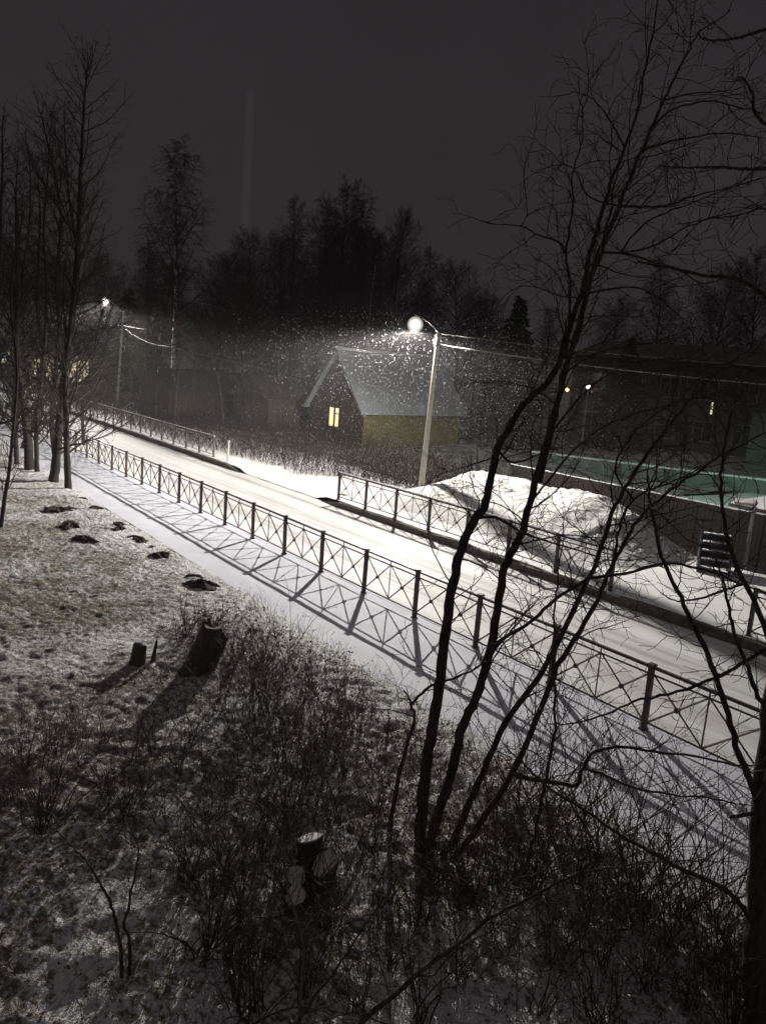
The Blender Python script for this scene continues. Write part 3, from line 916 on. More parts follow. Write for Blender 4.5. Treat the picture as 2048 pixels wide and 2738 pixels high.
for a, b_ in (((0, z - .06), (-.05, z - .15)), ((0, z - .06), (.045, z - .15)), ((0, z + .02), (-.055, z - .04)), ((0, z + .02), (.055, z - .03))):
    mb.tube([(a[0], -.0195, a[1]), (b_[0], -.0195, b_[1])], .009, 4)
mb.build('walking_figure', M['black'], pl)

q = at(472, 857, 75); mb = MB(); mb.lathe([(0.03, -.08), (.08, -.04), (.09, 0), (.08, .04), (.03, .08)], (0, 0, 0), 10); o = mb.build('red_lamp', M['red_glow'], None, True)
o.location = tuple(q); tag(o, 'tiny red warning light glowing beside the birch trunk', 'lamp')

# ================================================================== TREES
def merge_tubes(name, sets, material, parent):
    """sets: (paths, sides, offset) joined into one crown mesh"""
    Vs, Qs, n = [], [], 0
    for paths, k in sets:
        for P, R in paths:
            V, Q = tube_arr(P, R, k)
            Vs.append(V); Qs.append(Q + n); n += len(V)
    return link(name, quads_mesh(name, np.concatenate(Vs), np.concatenate(Qs)), material, parent, True)


def build_tree(name, label, cat, group, trunks, branches, twigs, bm, tm, ksides=7, kb=4, kt=3, limbs=()):
    base = trunks[0][0][0]
    r = empty(name, (base[0], base[1], 0.0))
    off = np.array([base[0], base[1], 0.0])
    for P, R in trunks:
        tubes_obj('trunk', [(P - off, R)], ksides, bm, r)
    for P, R in limbs:
        tubes_obj('limb', [(P - off, R)], 6, bm, r)
    sh = lambda S: [(P - off, R) for P, R in S]
    merge_tubes('crown', [(sh(branches), kb), (sh(twigs), kt)], tm, r)
    tag(r, label, cat, group)
    return r


# ---- the near multi-stemmed tree
rng = np.random.RandomState(11)
stems = []
stems.append(traced([(1122, 2300), (1127, 2191), (1136, 2077), (1152, 1971), (1169, 1878), (1178, 1802), (1191, 1696), (1203, 1603), (1220, 1518), (1241, 1442), (1271, 1385), (1296, 1352), (1309, 1292), (1327, 1212), (1364, 1136), (1408, 1074), (1467, 1017), (1499, 959), (1512, 900), (1553, 791), (1571, 700), (1598, 610), (1616, 542), (1639, 470), (1675, 384), (1707, 280), (1729, 158), (1752, 45), (1766, -60)], [7.3, 7.4, 7.5, 7.3, 7.0], 0.064, 0.005))
stems.append(traced([(1145, 2300), (1165, 2191), (1203, 2077), (1233, 1950), (1267, 1878), (1292, 1802), (1322, 1675), (1345, 1540), (1372, 1470), (1398, 1415), (1417, 1343), (1449, 1216), (1481, 1103), (1508, 990), (1544, 890), (1571, 768), (1616, 646), (1657, 542), (1707, 420), (1752, 316), (1788, 235), (1833, 149), (1865, 90), (1951, 27)], [7.25, 7.0, 6.9, 7.0, 7.2], 0.053, 0.005))
stems.append(traced([(1175, 2300), (1215, 2240), (1262, 2130), (1300, 2042), (1368, 1907), (1436, 1816), (1490, 1717), (1553, 1590), (1598, 1488), (1634, 1379), (1680, 1289), (1734, 1207), (1797, 1126), (1860, 1050), (1930, 985), (2010, 930)], [7.3, 7.2, 7.0, 6.7], 0.040, 0.006))
stems.append(traced([(1195, 2320), (1240, 2262), (1300, 2178), (1381, 2042), (1445, 1898), (1490, 1780), (1553, 1681), (1600, 1590), (1643, 1501), (1684, 1420), (1734, 1361), (1797, 1307), (1888, 1243), (1960, 1200), (2060, 1150)], [7.3, 7.0, 6.7, 6.4], 0.037, 0.006))
stems.append(traced([(1045, 2260), (1045, 2191), (1072, 2056), (1106, 1933), (1098, 1880), (1080, 1845)], [7.6, 7.7, 7.8], 0.032, 0.008))
stems.append(traced([(1360, 2420), (1413, 2300), (1440, 2178), (1476, 1997), (1485, 1907), (1481, 1680), (1490, 1540), (1505, 1400)], [6.9, 6.7, 6.6], 0.022, 0.005))
stems.append(traced([(1512, 960), (1521, 860), (1521, 746), (1513, 678), (1531, 560), (1531, 470), (1555, 380), (1558, 300)], [7.35, 7.1, 6.9], 0.016, 0.004))
stems.append(traced([(1440, 1290), (1475, 1150), (1500, 1040), (1528, 930), (1562, 800), (1590, 700), (1625, 590), (1640, 500), (1668, 430)], [6.95, 7.2, 7.5], 0.030, 0.006))
main_br = [
    traced([(1098, 1886), (1144, 1840), (1199, 1819), (1292, 1772), (1377, 1675), (1440, 1600)], [7.8, 7.3, 6.8], 0.018, 0.006),
    traced([(1290, 1770), (1327, 1717), (1413, 1663), (1481, 1604), (1580, 1545), (1662, 1536), (1775, 1509), (1842, 1513), (1933, 1541), (2023, 1577), (2090, 1600)], [7.0, 6.6, 6.3], 0.020, 0.007),
    traced([(1355, 2075), (1381, 2083), (1458, 2092), (1540, 2101), (1553, 2060), (1589, 2011), (1662, 1997), (1752, 2011), (1865, 2024), (1978, 2047), (2060, 2040)], [6.9, 6.5, 6.1], 0.026, 0.006),
    traced([(1553, 2060), (1662, 2097), (1752, 2119), (1888, 2133), (2019, 2155)], [6.5, 6.3, 6.2], 0.014, 0.005),
    traced([(1271, 1385), (1330, 1385), (1400, 1425), (1470, 1450), (1560, 1475), (1620, 1500)], [7.5, 7.2, 7.0], 0.018, 0.004),
    traced([(1330, 1210), (1360, 1235), (1400, 1232), (1440, 1216), (1480, 1215)], [7.5, 7.4], 0.014, 0.006),
    traced([(1327, 1216), (1270, 1240), (1220, 1255), (1165, 1275), (1118, 1320)], [7.5, 7.7, 7.9], 0.008, 0.002),
    traced([(1693, 574), (1750, 560), (1797, 547), (1850, 525), (1933, 506), (2048, 474)], [7.0, 6.8, 6.5], 0.012, 0.004),
    traced([(1715, 410), (1790, 380), (1860, 365), (1930, 357), (2048, 370)], [7.0, 6.8, 6.6], 0.011, 0.004),
    traced([(1740, 345), (1800, 290), (1900, 270), (1990, 290), (2048, 305)], [7.0, 6.9, 6.6], 0.010, 0.004),
    traced([(1775, 262), (1850, 250), (1930, 245), (2000, 228)], [7.1, 7.0], 0.008, 0.003),
    traced([(1690, 390), (1640, 330), (1590, 270), (1555, 250), (1530, 245)], [7.1, 7.2, 7.3], 0.009, 0.003),
    traced([(1612, 560), (1570, 535), (1555, 500), (1540, 460), (1505, 440), (1480, 458)], [7.1, 7.2, 7.3], 0.009, 0.003),
    traced([(1513, 678), (1495, 645), (1435, 628), (1395, 605), (1310, 598), (1290, 592)], [6.9, 7.1, 7.3], 0.010, 0.003),
    traced([(1395, 605), (1420, 570), (1470, 550), (1560, 535)], [7.2, 7.1], 0.005, 0.002),
    traced([(1600, 690), (1680, 685), (1760, 705), (1830, 730), (1900, 790), (1950, 870)], [7.0, 6.9, 6.8], 0.012, 0.003),
    traced([(1580, 770), (1680, 765), (1740, 785), (1800, 830), (1850, 890)], [7.1, 7.0], 0.010, 0.003),
    traced([(1660, 640), (1720, 590), (1800, 560), (1880, 530), (1960, 500), (2048, 470)], [6.95, 6.7], 0.009, 0.003),
    traced([(1650, 700), (1750, 660), (1850, 600), (1950, 570), (2048, 545)], [6.95, 6.6], 0.009, 0.003),
    traced([(1523, 800), (1480, 790), (1440, 770), (1390, 765), (1340, 800), (1310, 860)], [7.0, 7.3], 0.008, 0.002),
    traced([(1523, 780), (1480, 720), (1430, 690), (1405, 660)], [7.0, 7.2], 0.007, 0.002),
    traced([(1390, 1690), (1330, 1745), (1290, 1830), (1262, 1880)], [6.9, 6.7], 0.008, 0.003),
    traced([(1500, 1000), (1560, 960), (1650, 930), (1740, 915), (1830, 900)], [7.0, 6.8], 0.010, 0.003),
    traced([(1598, 1488), (1650, 1400), (1700, 1330), (1790, 1290), (1900, 1240)], [6.8, 6.5], 0.014, 0.005),
    traced([(1680, 1289), (1640, 1240), (1700, 1150), (1800, 1080), (1900, 1060), (2048, 1050)], [6.8, 6.6], 0.010, 0.004),
    traced([(1414, 1350), (1500, 1240), (1600, 1150), (1720, 1100), (1850, 1070), (2000, 1030)], [7.0, 6.7], 0.011, 0.004),
    traced([(1470, 1150), (1560, 1050), (1660, 980), (1780, 960), (1900, 965)], [7.0, 6.8], 0.010, 0.003),
]
def snap(limbs, hosts):
    """each limb grows out of the nearest point of the stems"""
    H = np.vstack([P for P, R in hosts]); res = []
    for P, R in limbs:
        pool = np.vstack([H] + [Q for Q, _ in res]) if res else H
        j = int(np.argmin(((pool - P[0]) ** 2).sum(1)))
        off = pool[j] - P[0]
        w = np.clip(1 - np.linspace(0, 2.2, len(P)), 0, 1) ** 2
        res.append((P + off[None] * w[:, None], np.concatenate([R[:-1], [0.0012]])))
    return res


main_br = snap(main_br, stems)
SPEC_N = [dict(n=4.0, per_m=True, u0=0.22, ang=48, angj=18, L=0.95, rel=False, fall=0.25, rmin=0.0048, rr=0.42, slim=0.0085, seg=9, wander=0.17, trop=0.015, tip=0.35),
          dict(n=6.5, per_m=True, u0=0.10, ang=45, angj=18, L=0.40, rel=False, fall=0.35, rmin=0.0034, rr=0.6, slim=0.009, seg=6, wander=0.2, trop=0.0, tip=0.55),
          dict(n=7.0, per_m=True, u0=0.12, ang=42, angj=18, L=0.17, rel=False, fall=0.3, rmin=0.0027, rr=0.75, slim=0.01, seg=3, wander=0.22, trop=-0.03, tip=0.7)]
outp = [[], [], []]
for P, R in stems:
    sprout(rng, P, R, 0, SPEC_N, outp)
SPEC_B = [dict(SPEC_N[0], n=4.2, L=0.75, u0=0.10, trop=-0.01), dict(SPEC_N[1], n=5.5, L=0.3, u0=0.15), SPEC_N[2]]
ob = [[], [], []]
SPUR = [dict(n=9.0, per_m=True, u0=0.05, ang=55, angj=18, L=0.045, rel=False, fall=0.1, rmin=0.0028, rr=0.7, slim=0.06, seg=2, wander=0.2, trop=0.0, tip=0.8)]
spur = [[]]
for P, R in main_br + stems[2:]:
    sprout(rng, P, R, 0, SPUR, spur)
for P, R in main_br:
    sprout(rng, P, R, 0, SPEC_B, ob)
build_tree('multi_stem_tree', 'near bare tree of several leaning dark stems rising through the railing view', 'tree', None, stems, outp[0], outp[1] + outp[2] + ob[0] + ob[1] + ob[2] + spur[0], M['bark'], M['twig'], 9, limbs=main_br)

# ---- the tree at the right edge
rng = np.random.RandomState(12)
st2 = [traced([(2030, 2790), (2035, 2600), (2040, 2400), (2046, 2170), (2064, 1950), (2085, 1700), (2110, 1300), (2140, 900), (2120, 500), (2100, 200)], [5.35, 5.35, 5.4, 5.5], 0.135, 0.045),
       traced([(2040, 2230), (2028, 2155), (1999, 2075), (1978, 2020), (1945, 1910), (1910, 1794), (1862, 1690), (1820, 1600), (1775, 1505), (1748, 1400), (1735, 1330), (1730, 1270)], [5.4, 5.2, 5.0, 4.9], 0.030, 0.006),
       traced([(2075, 1760), (2048, 1690), (2010, 1600), (1970, 1520), (1945, 1440), (1933, 1380), (1926, 1290), (1935, 1200), (1950, 1120), (1975, 1050)], [5.4, 5.1, 5.0], 0.022, 0.005),
       traced([(2100, 2040), (2048, 1915), (2015, 1830), (1990, 1765), (1962, 1690), (1942, 1610), (1935, 1560), (1910, 1490)], [5.4, 5.1, 5.0], 0.020, 0.006)]
mb2 = [traced([(2030, 2520), (2005, 2456), (1978, 2416), (1933, 2375), (1842, 2334), (1752, 2284), (1662, 2235), (1571, 2171), (1481, 2117), (1386, 2031), (1340, 1980)], [5.35, 5.6, 6.0], 0.026, 0.006),
       traced([(2100, 1700), (2048, 1735), (1980, 1775), (1910, 1812), (1797, 1853), (1698, 1875), (1616, 1911), (1526, 1934), (1460, 1935)], [5.3, 5.3, 5.5], 0.018, 0.005),
       traced([(2110, 450), (2048, 450), (1990, 452), (1933, 447), (1860, 448), (1797, 447), (1760, 440)], [5.4, 5.2, 5.1], 0.015, 0.004),
       traced([(2130, 830), (2048, 791), (1978, 750), (1888, 737), (1797, 718), (1730, 705), (1690, 700)], [5.4, 5.2, 5.2], 0.020, 0.005),
       traced([(2130, 60), (2048, 77), (1978, 99), (1933, 108), (1879, 104), (1862, 85)], [5.4, 5.2], 0.013, 0.005),
       traced([(2110, 330), (2048, 330), (2016, 300), (2010, 250), (1990, 215), (1970, 205)], [5.3, 5.1], 0.014, 0.006),
       traced([(2120, 660), (2048, 560), (1980, 575), (1900, 585), (1800, 600)], [5.4, 5.2], 0.010, 0.003),
       traced([(2048, 1010), (1980, 980), (1900, 975), (1800, 985), (1720, 1000)], [5.3, 5.2], 0.009, 0.003),
       traced([(1990, 1560), (1930, 1580), (1860, 1602), (1800, 1605), (1760, 1580)], [5.1, 5.0], 0.010, 0.004),
       traced([(2060, 2140), (2020, 2170), (1985, 2180), (1945, 2186)], [5.4, 5.2], 0.018, 0.014)]
mb2 = snap(mb2[:1], st2) + [(P, np.concatenate([R[:-1], [0.0012]])) for P, R in mb2[1:]]
out2 = [[], [], []]
spur = [[]]
for P, R in mb2 + st2[1:]:
    sprout(rng, P, R, 0, [dict(SPUR[0], n=13, L=0.04, rmin=0.003)], spur)
for P, R in st2[1:]:
    sprout(rng, P, R, 0, [dict(SPEC_N[0], n=4.5, L=0.55), dict(SPEC_N[1], L=0.28), SPEC_N[2]], out2)
for P, R in mb2:
    sprout(rng, P, R, 1, SPEC_N, out2)
build_tree('edge_tree', 'thick dark trunk at the right edge with thorny branches reaching into view', 'tree', None, st2, out2[0], out2[1] + out2[2] + spur[0], M['bark'], M['twig'], 12, limbs=mb2)

# ---- left group of bare trees
GL = 'bare trees beside the pavement on the left'
SPEC_L = [dict(n=5.2, per_m=True, u0=0.12, ang=46, angj=15, L=0.27, fall=0.60, rmin=0.014, rr=0.5, slim=0.012, seg=9, wander=0.11, trop=0.05, tip=0.3),
          dict(n=4.6, per_m=True, u0=0.12, ang=42, angj=16, L=0.40, fall=0.5, rmin=0.009, rr=0.6, slim=0.012, seg=6, wander=0.14, trop=0.02, tip=0.45),
          dict(n=3.6, per_m=True, u0=0.12, ang=40, angj=16, L=0.48, fall=0.4, rmin=0.0075, rr=0.75, slim=0.012, seg=4, wander=0.16, trop=0.0, tip=0.55)]
left = [
    ('tallest bare tree of the left group with one straight leader', [(143, 1292), (150, 1240), (158, 1150), (172, 1025), (190, 896), (204, 740), (212, 600), (216, 480), (222, 350), (228, 250), (238, 165)], 27.5, 0.19, 0.02, 1.0, 0),
    ('slim trunk with a knot standing in front of the tallest left tree', [(184, 1313), (180, 1230), (178, 1130), (176, 1030), (180, 960), (196, 820), (210, 700), (190, 560), (178, 420), (172, 300)], 26.4, 0.13, 0.015, 0.8, 1),
    ('stout trunk forking low at the left with pale lower bark', [(80, 1256), (76, 1180), (68, 1110), (55, 1020), (46, 900), (50, 780), (45, 640), (42, 500)], 30.0, 0.20, 0.03, 0.9, 2),
    ('thin trunk leaning right just behind the forking left tree', [(101, 1272), (98, 1190), (100, 1110), (112, 1020), (122, 900), (125, 760), (118, 620), (128, 480), (132, 400)], 29.3, 0.10, 0.02, 0.8, 3),
    ('narrow dark tree second from the left edge', [(46, 1275), (44, 1180), (40, 1060), (46, 960), (52, 850), (60, 740), (80, 600), (82, 470), (76, 380)], 31.0, 0.11, 0.015, 0.9, 4),
    ('leaning young trunk nearest the left edge of the snow', [(3, 1412), (14, 1330), (26, 1258), (36, 1150), (46, 1040), (44, 940), (30, 820), (40, 700), (66, 560)], 20.2, 0.06, 0.015, 0.55, 5),
    ('bare tree with a tall slanting crown behind the tallest left tree', [(150, 1230), (140, 1130), (150, 1000), (160, 880), (152, 740), (165, 600), (150, 480), (128, 380), (110, 300)], 33.0, 0.13, 0.02, 1.0, 8),
    ('bushy low tree whose fine branches hang before the distant lamp', [(225, 1190), (222, 1120), (232, 1040), (250, 960), (262, 880), (280, 820)], 37.0, 0.09, 0.02, 1.9, 9),
    ('thin bent tree between the forking tree and the left edge', [(40, 1262), (44, 1170), (38, 1060), (52, 940), (44, 800), (52, 660), (44, 520), (50, 420)], 33.0, 0.10, 0.02, 1.0, 10),
    ('bare tree cut by the left edge of the photo', [(-40, 1300), (-30, 1180), (-16, 1040), (-8, 900), (-2, 760), (2, 600), (8, 440), (6, 340)], 27.0, 0.15, 0.02, 0.9, 6),
    ('forked bare tree behind the left group by the railing', [(62, 1200), (92, 1130), (112, 1060), (118, 960), (100, 820), (105, 680), (108, 560), (100, 440)], 36.0, 0.14, 0.02, 0.8, 7),
]
for lab, px, Y, ra, rb, lf, sd in left:
    rng = np.random.RandomState(100 + sd)
    P, R = traced(px, [Y, Y + 0.2, Y + 0.5], ra, rb)
    o3 = [[], [], []]
    spec = [dict(SPEC_L[0], L=0.26 * lf), SPEC_L[1], SPEC_L[2]]
    sprout(rng, P, R, 0, spec, o3)
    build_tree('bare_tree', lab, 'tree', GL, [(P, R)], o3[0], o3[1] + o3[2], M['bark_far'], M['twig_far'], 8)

# ---- far trees: a few kinds, each copied
def birch_proto(seed, H=20.0, weep=-0.10, spread=0.22, dens=1.0, bm='bark_far', u0=0.22, leader=True):
    rng = np.random.RandomState(seed)
    P, R = walk(rng, (0, 0, -0.3), (0, 0, 1), H, H * 0.010, 14, 0.025, 0.02, 0.10)
    o3 = [[], [], []]
    spec = [dict(n=int(58 * dens), u0=u0, ang=38, angj=10, L=spread, bell=True, rmin=0.018, rr=0.5, slim=0.012, seg=7, wander=0.07, trop=0.05, tip=0.25),
            dict(n=14, u0=0.12, ang=42, angj=14, L=0.40, fall=0.4, rmin=0.012, rr=0.6, slim=0.011, seg=6, wander=0.08, trop=weep, tip=0.5),
            dict(n=7, u0=0.15, ang=35, angj=14, L=0.6, fall=0.3, rmin=0.011, rr=0.8, slim=0.010, seg=4, wander=0.08, trop=weep * 1.6, tip=0.6)]
    sprout(rng, P, R, 0, spec, o3)
    r = empty('tree_kind')
    tubes_obj('trunk', [(P, R)], 8, M[bm], r)
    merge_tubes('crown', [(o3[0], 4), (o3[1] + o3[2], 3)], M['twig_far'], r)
    return r, H


def place(proto, first, name, label, cat, group, x, ytop, Y, zrot, wide=1.0):
    r, H = proto
    q = at(x, ytop, Y)
    o = r if first else copy_tree(r)
    o.name = name
    s = q[2] / H
    o.location = (q[0], q[1], 0.0); o.scale = (s * wide, s * wide, s); o.rotation_euler = (0, 0, zrot)
    return tag(o, label, cat, group)


GF = 'dark bare trees beyond the road'
pA = birch_proto(201, 20, -0.16, 0.20, 1.1, 'birch')
pB = birch_proto(202, 20, -0.06, 0.26, 1.2)
pC = birch_proto(203, 20, 0.02, 0.30, 1.2, u0=0.15)
pD = birch_proto(204, 20, -0.10, 0.22, 1.3, u0=0.12)
place(pA, True, 'birch', 'tall drooping birch with a pale trunk behind the distant cable', 'tree', GF, 478, 385, 62, 0.3, 1.1)
far = [
    (pB, 'tall broad tree with the highest crown of the middle wood', 921, 508, 66, 0.2, 1.0),
    (pD, 'slender pointed tree left of the highest middle crown', 803, 530, 70, 1.1, 0.75),
    (pC, 'broad bare tree at the left shoulder of the middle wood', 700, 640, 60, 2.0, 1.05),
    (pB, 'drooping tree just left of the highest middle crown', 868, 548, 72, 2.6, 0.8),
    (pD, 'tall tree just right of the highest middle crown', 968, 545, 70, 3.4, 0.85),
    (pC, 'leaning crown at the right end of the middle wood', 1066, 588, 68, 4.0, 0.8),
    (pA, 'thin pale stemmed birch behind the house roof', 1010, 640, 62, 5.0, 0.9),
    (pB, 'low bare tree over the left end of the house roof', 850, 720, 58, 0.9, 1.2),
    (pD, 'round crowned tree above the street lamp head', 1165, 668, 78, 1.6, 0.8),
    (pC, 'bushy crowned tree right of the street lamp', 1250, 722, 64, 2.2, 1.25),
    (pB, 'bare tree filling the gap left of the dark spruce', 1320, 790, 70, 3.0, 1.2),
    (pC, 'bare tree right of the tall drooping birch', 590, 690, 64, 5.5, 1.1),
    (pD, 'dark tree left of the tall drooping birch', 400, 640, 70, 0.4, 1.0),
    (pC, 'dark crown directly behind the distant street lamp', 300, 700, 84, 1.9, 1.2),
    (pB, 'tree beyond the left group of trunks', 170, 690, 88, 4.4, 1.3),
    (pD, 'far tree behind the crossing sign', 40, 650, 90, 2.9, 1.2),
    (pC, 'low bare tree between the birch and the middle wood', 655, 760, 54, 3.7, 1.2),
    (pB, 'dim tree above the roof of the long dark block', 1640, 800, 84, 0.6, 1.2),
    (pD, 'dim drooping tree high behind the long dark block', 1790, 700, 88, 1.4, 1.1),
    (pC, 'dim spreading tree behind the right end of the block', 1930, 720, 86, 5.1, 1.2),
    (pB, 'dim tree cut by the right edge behind the block', 2060, 680, 88, 3.9, 1.2),
    (pD, 'thin tree in front of the left end of the long block', 1480, 830, 58, 2.4, 1.0),
    (pC, 'spreading tree in the second row behind the slender pointed tree', 760, 640, 84, 0.7, 1.5),
    (pB, 'wide tree in the second row behind the highest middle crown', 900, 590, 86, 1.7, 1.4),
    (pC, 'wide tree in the second row behind the right end of the middle wood', 1030, 640, 86, 2.7, 1.4),
    (pD, 'low wide tree behind the round crowned tree by the lamp', 1120, 760, 80, 3.7, 1.6),
    (pB, 'wide tree in the second row right of the drooping birch', 640, 700, 82, 4.7, 1.5),
    (pC, 'wide tree in the second row left of the drooping birch', 430, 720, 86, 5.7, 1.5),
    (pD, 'low wide bare tree directly behind the dark spruce left flank', 1290, 800, 82, 0.2, 1.6),
    (pB, 'low bare tree right behind the dim outbuilding', 730, 800, 62, 1.2, 1.5),
    (pC, 'low bare tree behind the long low outbuilding', 560, 830, 68, 2.2, 1.5),
    (pC, 'leafless tree behind the board fence right of the house', 1345, 930, 48, 0.1, 1.2),
]
used = {id(pA[0])}
for (p_, lab, x, yt, Y, zr, wd) in far:
    place(p_, id(p_[0]) not in used, 'bare_tree', lab, 'tree', GF, x, yt, Y, zr, wd)
    used.add(id(p_[0]))


# spruces
def spruce_proto(seed, H=12.0):
    rng = np.random.RandomState(seed)
    r = empty('spruce')
    P, R = walk(rng, (0, 0, -0.3), (0, 0, 1), H, 0.16, 10, 0.008, 0.02, 0.1)
    tubes_obj('trunk', [(P, R)], 7, M['bark_far'], r)
    Vs = []; 
    for i in range(460):
        u = rng.uniform(0.05, 1.0) ** 0.9
        z = H * u; L = (1 - u) * H * 0.36 * rng.uniform(0.7, 1.12) + 0.18
        a = rng.uniform(0, 2 * PI)
        nl = max(5, int(L * 16))
        for j in range(nl):
            f = (j + 1) / nl
            c = np.array([math.cos(a) * L * f, math.sin(a) * L * f, z - 0.45 * L * f * f + 0.18 * f * f * f * L])
            for k_ in range(3):
                d = np.array([math.cos(a + rng.uniform(-1.2, 1.2)), math.sin(a + rng.uniform(-1.2, 1.2)), rng.uniform(-0.7, 0.35)])
                d /= np.linalg.norm(d); l_ = rng.uniform(0.18, 0.36); w = np.cross(d, rng.normal(0, 1, 3)); w *= 0.055 / (np.linalg.norm(w) + 1e-6)
                Vs.append([c - w, c + w, c + d * l_ + w * 0.3, c + d * l_ - w * 0.3])
    V = np.array(Vs).reshape(-1, 3)
    link('needles', quads_mesh('needles', V, np.arange(len(V)).reshape(-1, 4)), M['needle'], r)
    return r, H


pS = spruce_proto(301)
place(pS, True, 'spruce', 'dense dark pointed spruce right of the street lamp', 'tree', 'spruces', 1392, 792, 56, 0.0, 1.0)
place(pS, False, 'spruce', 'short dark spruce dimly seen behind the near stems', 'tree', 'spruces', 1690, 900, 60, 1.5, 1.0)
place(pS, False, 'spruce', 'dark spruce low behind the distant street lamp', 'tree', 'spruces', 345, 770, 80, 2.5, 1.2)


# ================================================================== SHRUBS
def shrub_proto(seed, nst=14, H=1.3, fan=22, twig=True, r0_=0.007):
    rng = np.random.RandomState(seed)
    st, tw = [], [[], []]
    for i in range(nst):
        a = rng.uniform(0, 2 * PI); an = math.radians(abs(rng.normal(0, fan)))
        d = np.array([math.cos(a) * math.sin(an), math.sin(a) * math.sin(an), math.cos(an)])
        p = np.array([rng.normal(0, 0.07), rng.normal(0, 0.07), -0.08])
        P, R = walk(rng, p, d, H * rng.uniform(0.45, 1.15), r0_ * rng.uniform(0.6, 1.2), 8, 0.12, rng.choice([0.03, -0.02, -0.06]), 0.35)
        st.append((P, R))
        if twig:
            sprout(rng, P, R, 0, [dict(n=5, u0=0.35, ang=32, angj=12, L=0.28, fall=0.3, rmin=0.0022, rr=0.6, slim=0.01, seg=4, wander=0.12, trop=0.03, tip=0.5),
                                  dict(n=3, u0=0.3, ang=35, angj=12, L=0.45, fall=0.3, rmin=0.0018, rr=0.7, slim=0.01, seg=3, wander=0.14, trop=0.02, tip=0.6)], tw)
    return merge_tubes('bare_shrub', [(st, 4), (tw[0] + tw[1], 3)], M['twig'], None)


def gnd(x, y, z=0.03):
    d = RV * ((x - 1024) / F_PX) + UV * ((1369 - y) / F_PX) + fw
    k = (z - CAM_H) / d.z
    return np.array([d.x * k, d.y * k, 0.0])


kinds = [shrub_proto(401, 22, 1.3, 16), shrub_proto(402, 15, 1.15, 22), shrub_proto(403, 30, 1.0, 26), shrub_proto(404, 10, 1.6, 12), shrub_proto(405, 20, 0.85, 20)]
zones = [
    ('upright bare shrub between the leaning stump and the brown undergrowth', [(585, 1900), (670, 1870), (630, 1960), (720, 1910), (780, 1945), (700, 2000), (830, 2010), (760, 2050), (880, 2050), (690, 1930), (800, 1890)]),
    ('bare shrub in the snowy patch left of the cut logs', [(480, 2070), (545, 2090), (440, 2200), (620, 2120), (380, 2110), (690, 2120), (330, 2190), (510, 1990), (420, 2010), (560, 2200), (350, 2030)]),
    ('thin bare shrub on the snow at the left edge below the grassy patch', [(155, 2100), (112, 2210), (60, 2060), (230, 2050), (290, 2120), (25, 2140), (200, 1980), (130, 2000), (280, 1990)]),
    ('tangled bare shrub around the cut logs', [(835, 2190), (865, 2160), (760, 2230), (905, 2200), (600, 2340), (560, 2400), (500, 2360), (735, 2380), (930, 2330), (800, 2440), (690, 2290), (980, 2280), (870, 2480), (640, 2440)]),
    ('bare shrub at the foot of the multi stemmed tree', [(1005, 2180), (1060, 2270), (1180, 2360), (1290, 2300), (1360, 2250), (1010, 2420), (1250, 2420), (1130, 2480)]),
    ('bare shrub in the thicket along the brown undergrowth on the right', [(1450, 2290), (1530, 2360), (1620, 2430), (1700, 2470), (1790, 2530), (1880, 2590), (1560, 2480), (1420, 2400), (1950, 2640), (1340, 2380)]),
    ('bare shrub at the bottom right corner below the thicket', [(1480, 2580), (1610, 2600), (1730, 2650), (1850, 2690), (1350, 2560), (1230, 2620), (1980, 2735), (1600, 2740), (1420, 2720)]),
    ('bare shrub in the dark bottom middle of the photo', [(620, 2600), (560, 2540), (700, 2570), (1040, 2600), (960, 2700), (820, 2650), (660, 2700), (1120, 2730)]),
    ('thin bare shrub beside the leaning stump', [(500, 1700), (640, 1760), (560, 1720), (690, 1780), (610, 1810)]),
    ('tall thin bare shrub at the pavement edge under the long bent branch', [(1390, 2190), (1450, 2230), (1520, 2260), (1590, 2310), (1660, 2330), (1720, 2390), (1790, 2420), (1850, 2470), (1930, 2520), (1330, 2180), (1480, 2200), (1620, 2270), (1760, 2360), (1900, 2440)]),
    ('bare shrub along the upper edge of the brown undergrowth', [(760, 1800), (840, 1860), (900, 1930), (960, 1970), (860, 2000), (920, 2080), (820, 2090)]),
]
rr_ = random.Random(9)
usedk = set(); ci = 0
for lab, pts in zones:
    for (x, y) in pts:
        ki = rr_.randrange(5)
        if 'upright' in lab: ki = 0
        if 'tall thin' in lab: ki = 3
        k_ = kinds[ki]
        o = k_ if ki not in usedk else copy_tree(k_)
        usedk.add(ki)
        q = gnd(x, y)
        o.location = tuple(q); o.rotation_euler = (rr_.gauss(0, .06), rr_.gauss(0, .06), rr_.uniform(0, 6.28))
        s_ = rr_.uniform(0.75, 1.15) * (0.85 if y < 2200 else 0.95); o.scale = (s_, s_, s_ * rr_.uniform(0.9, 1.1))
        tag(o, lab, 'shrub', lab.replace('bare shrub', 'bare shrubs'))
        if 'tall thin' in lab: o.scale = (1.25, 1.25, 0.95)

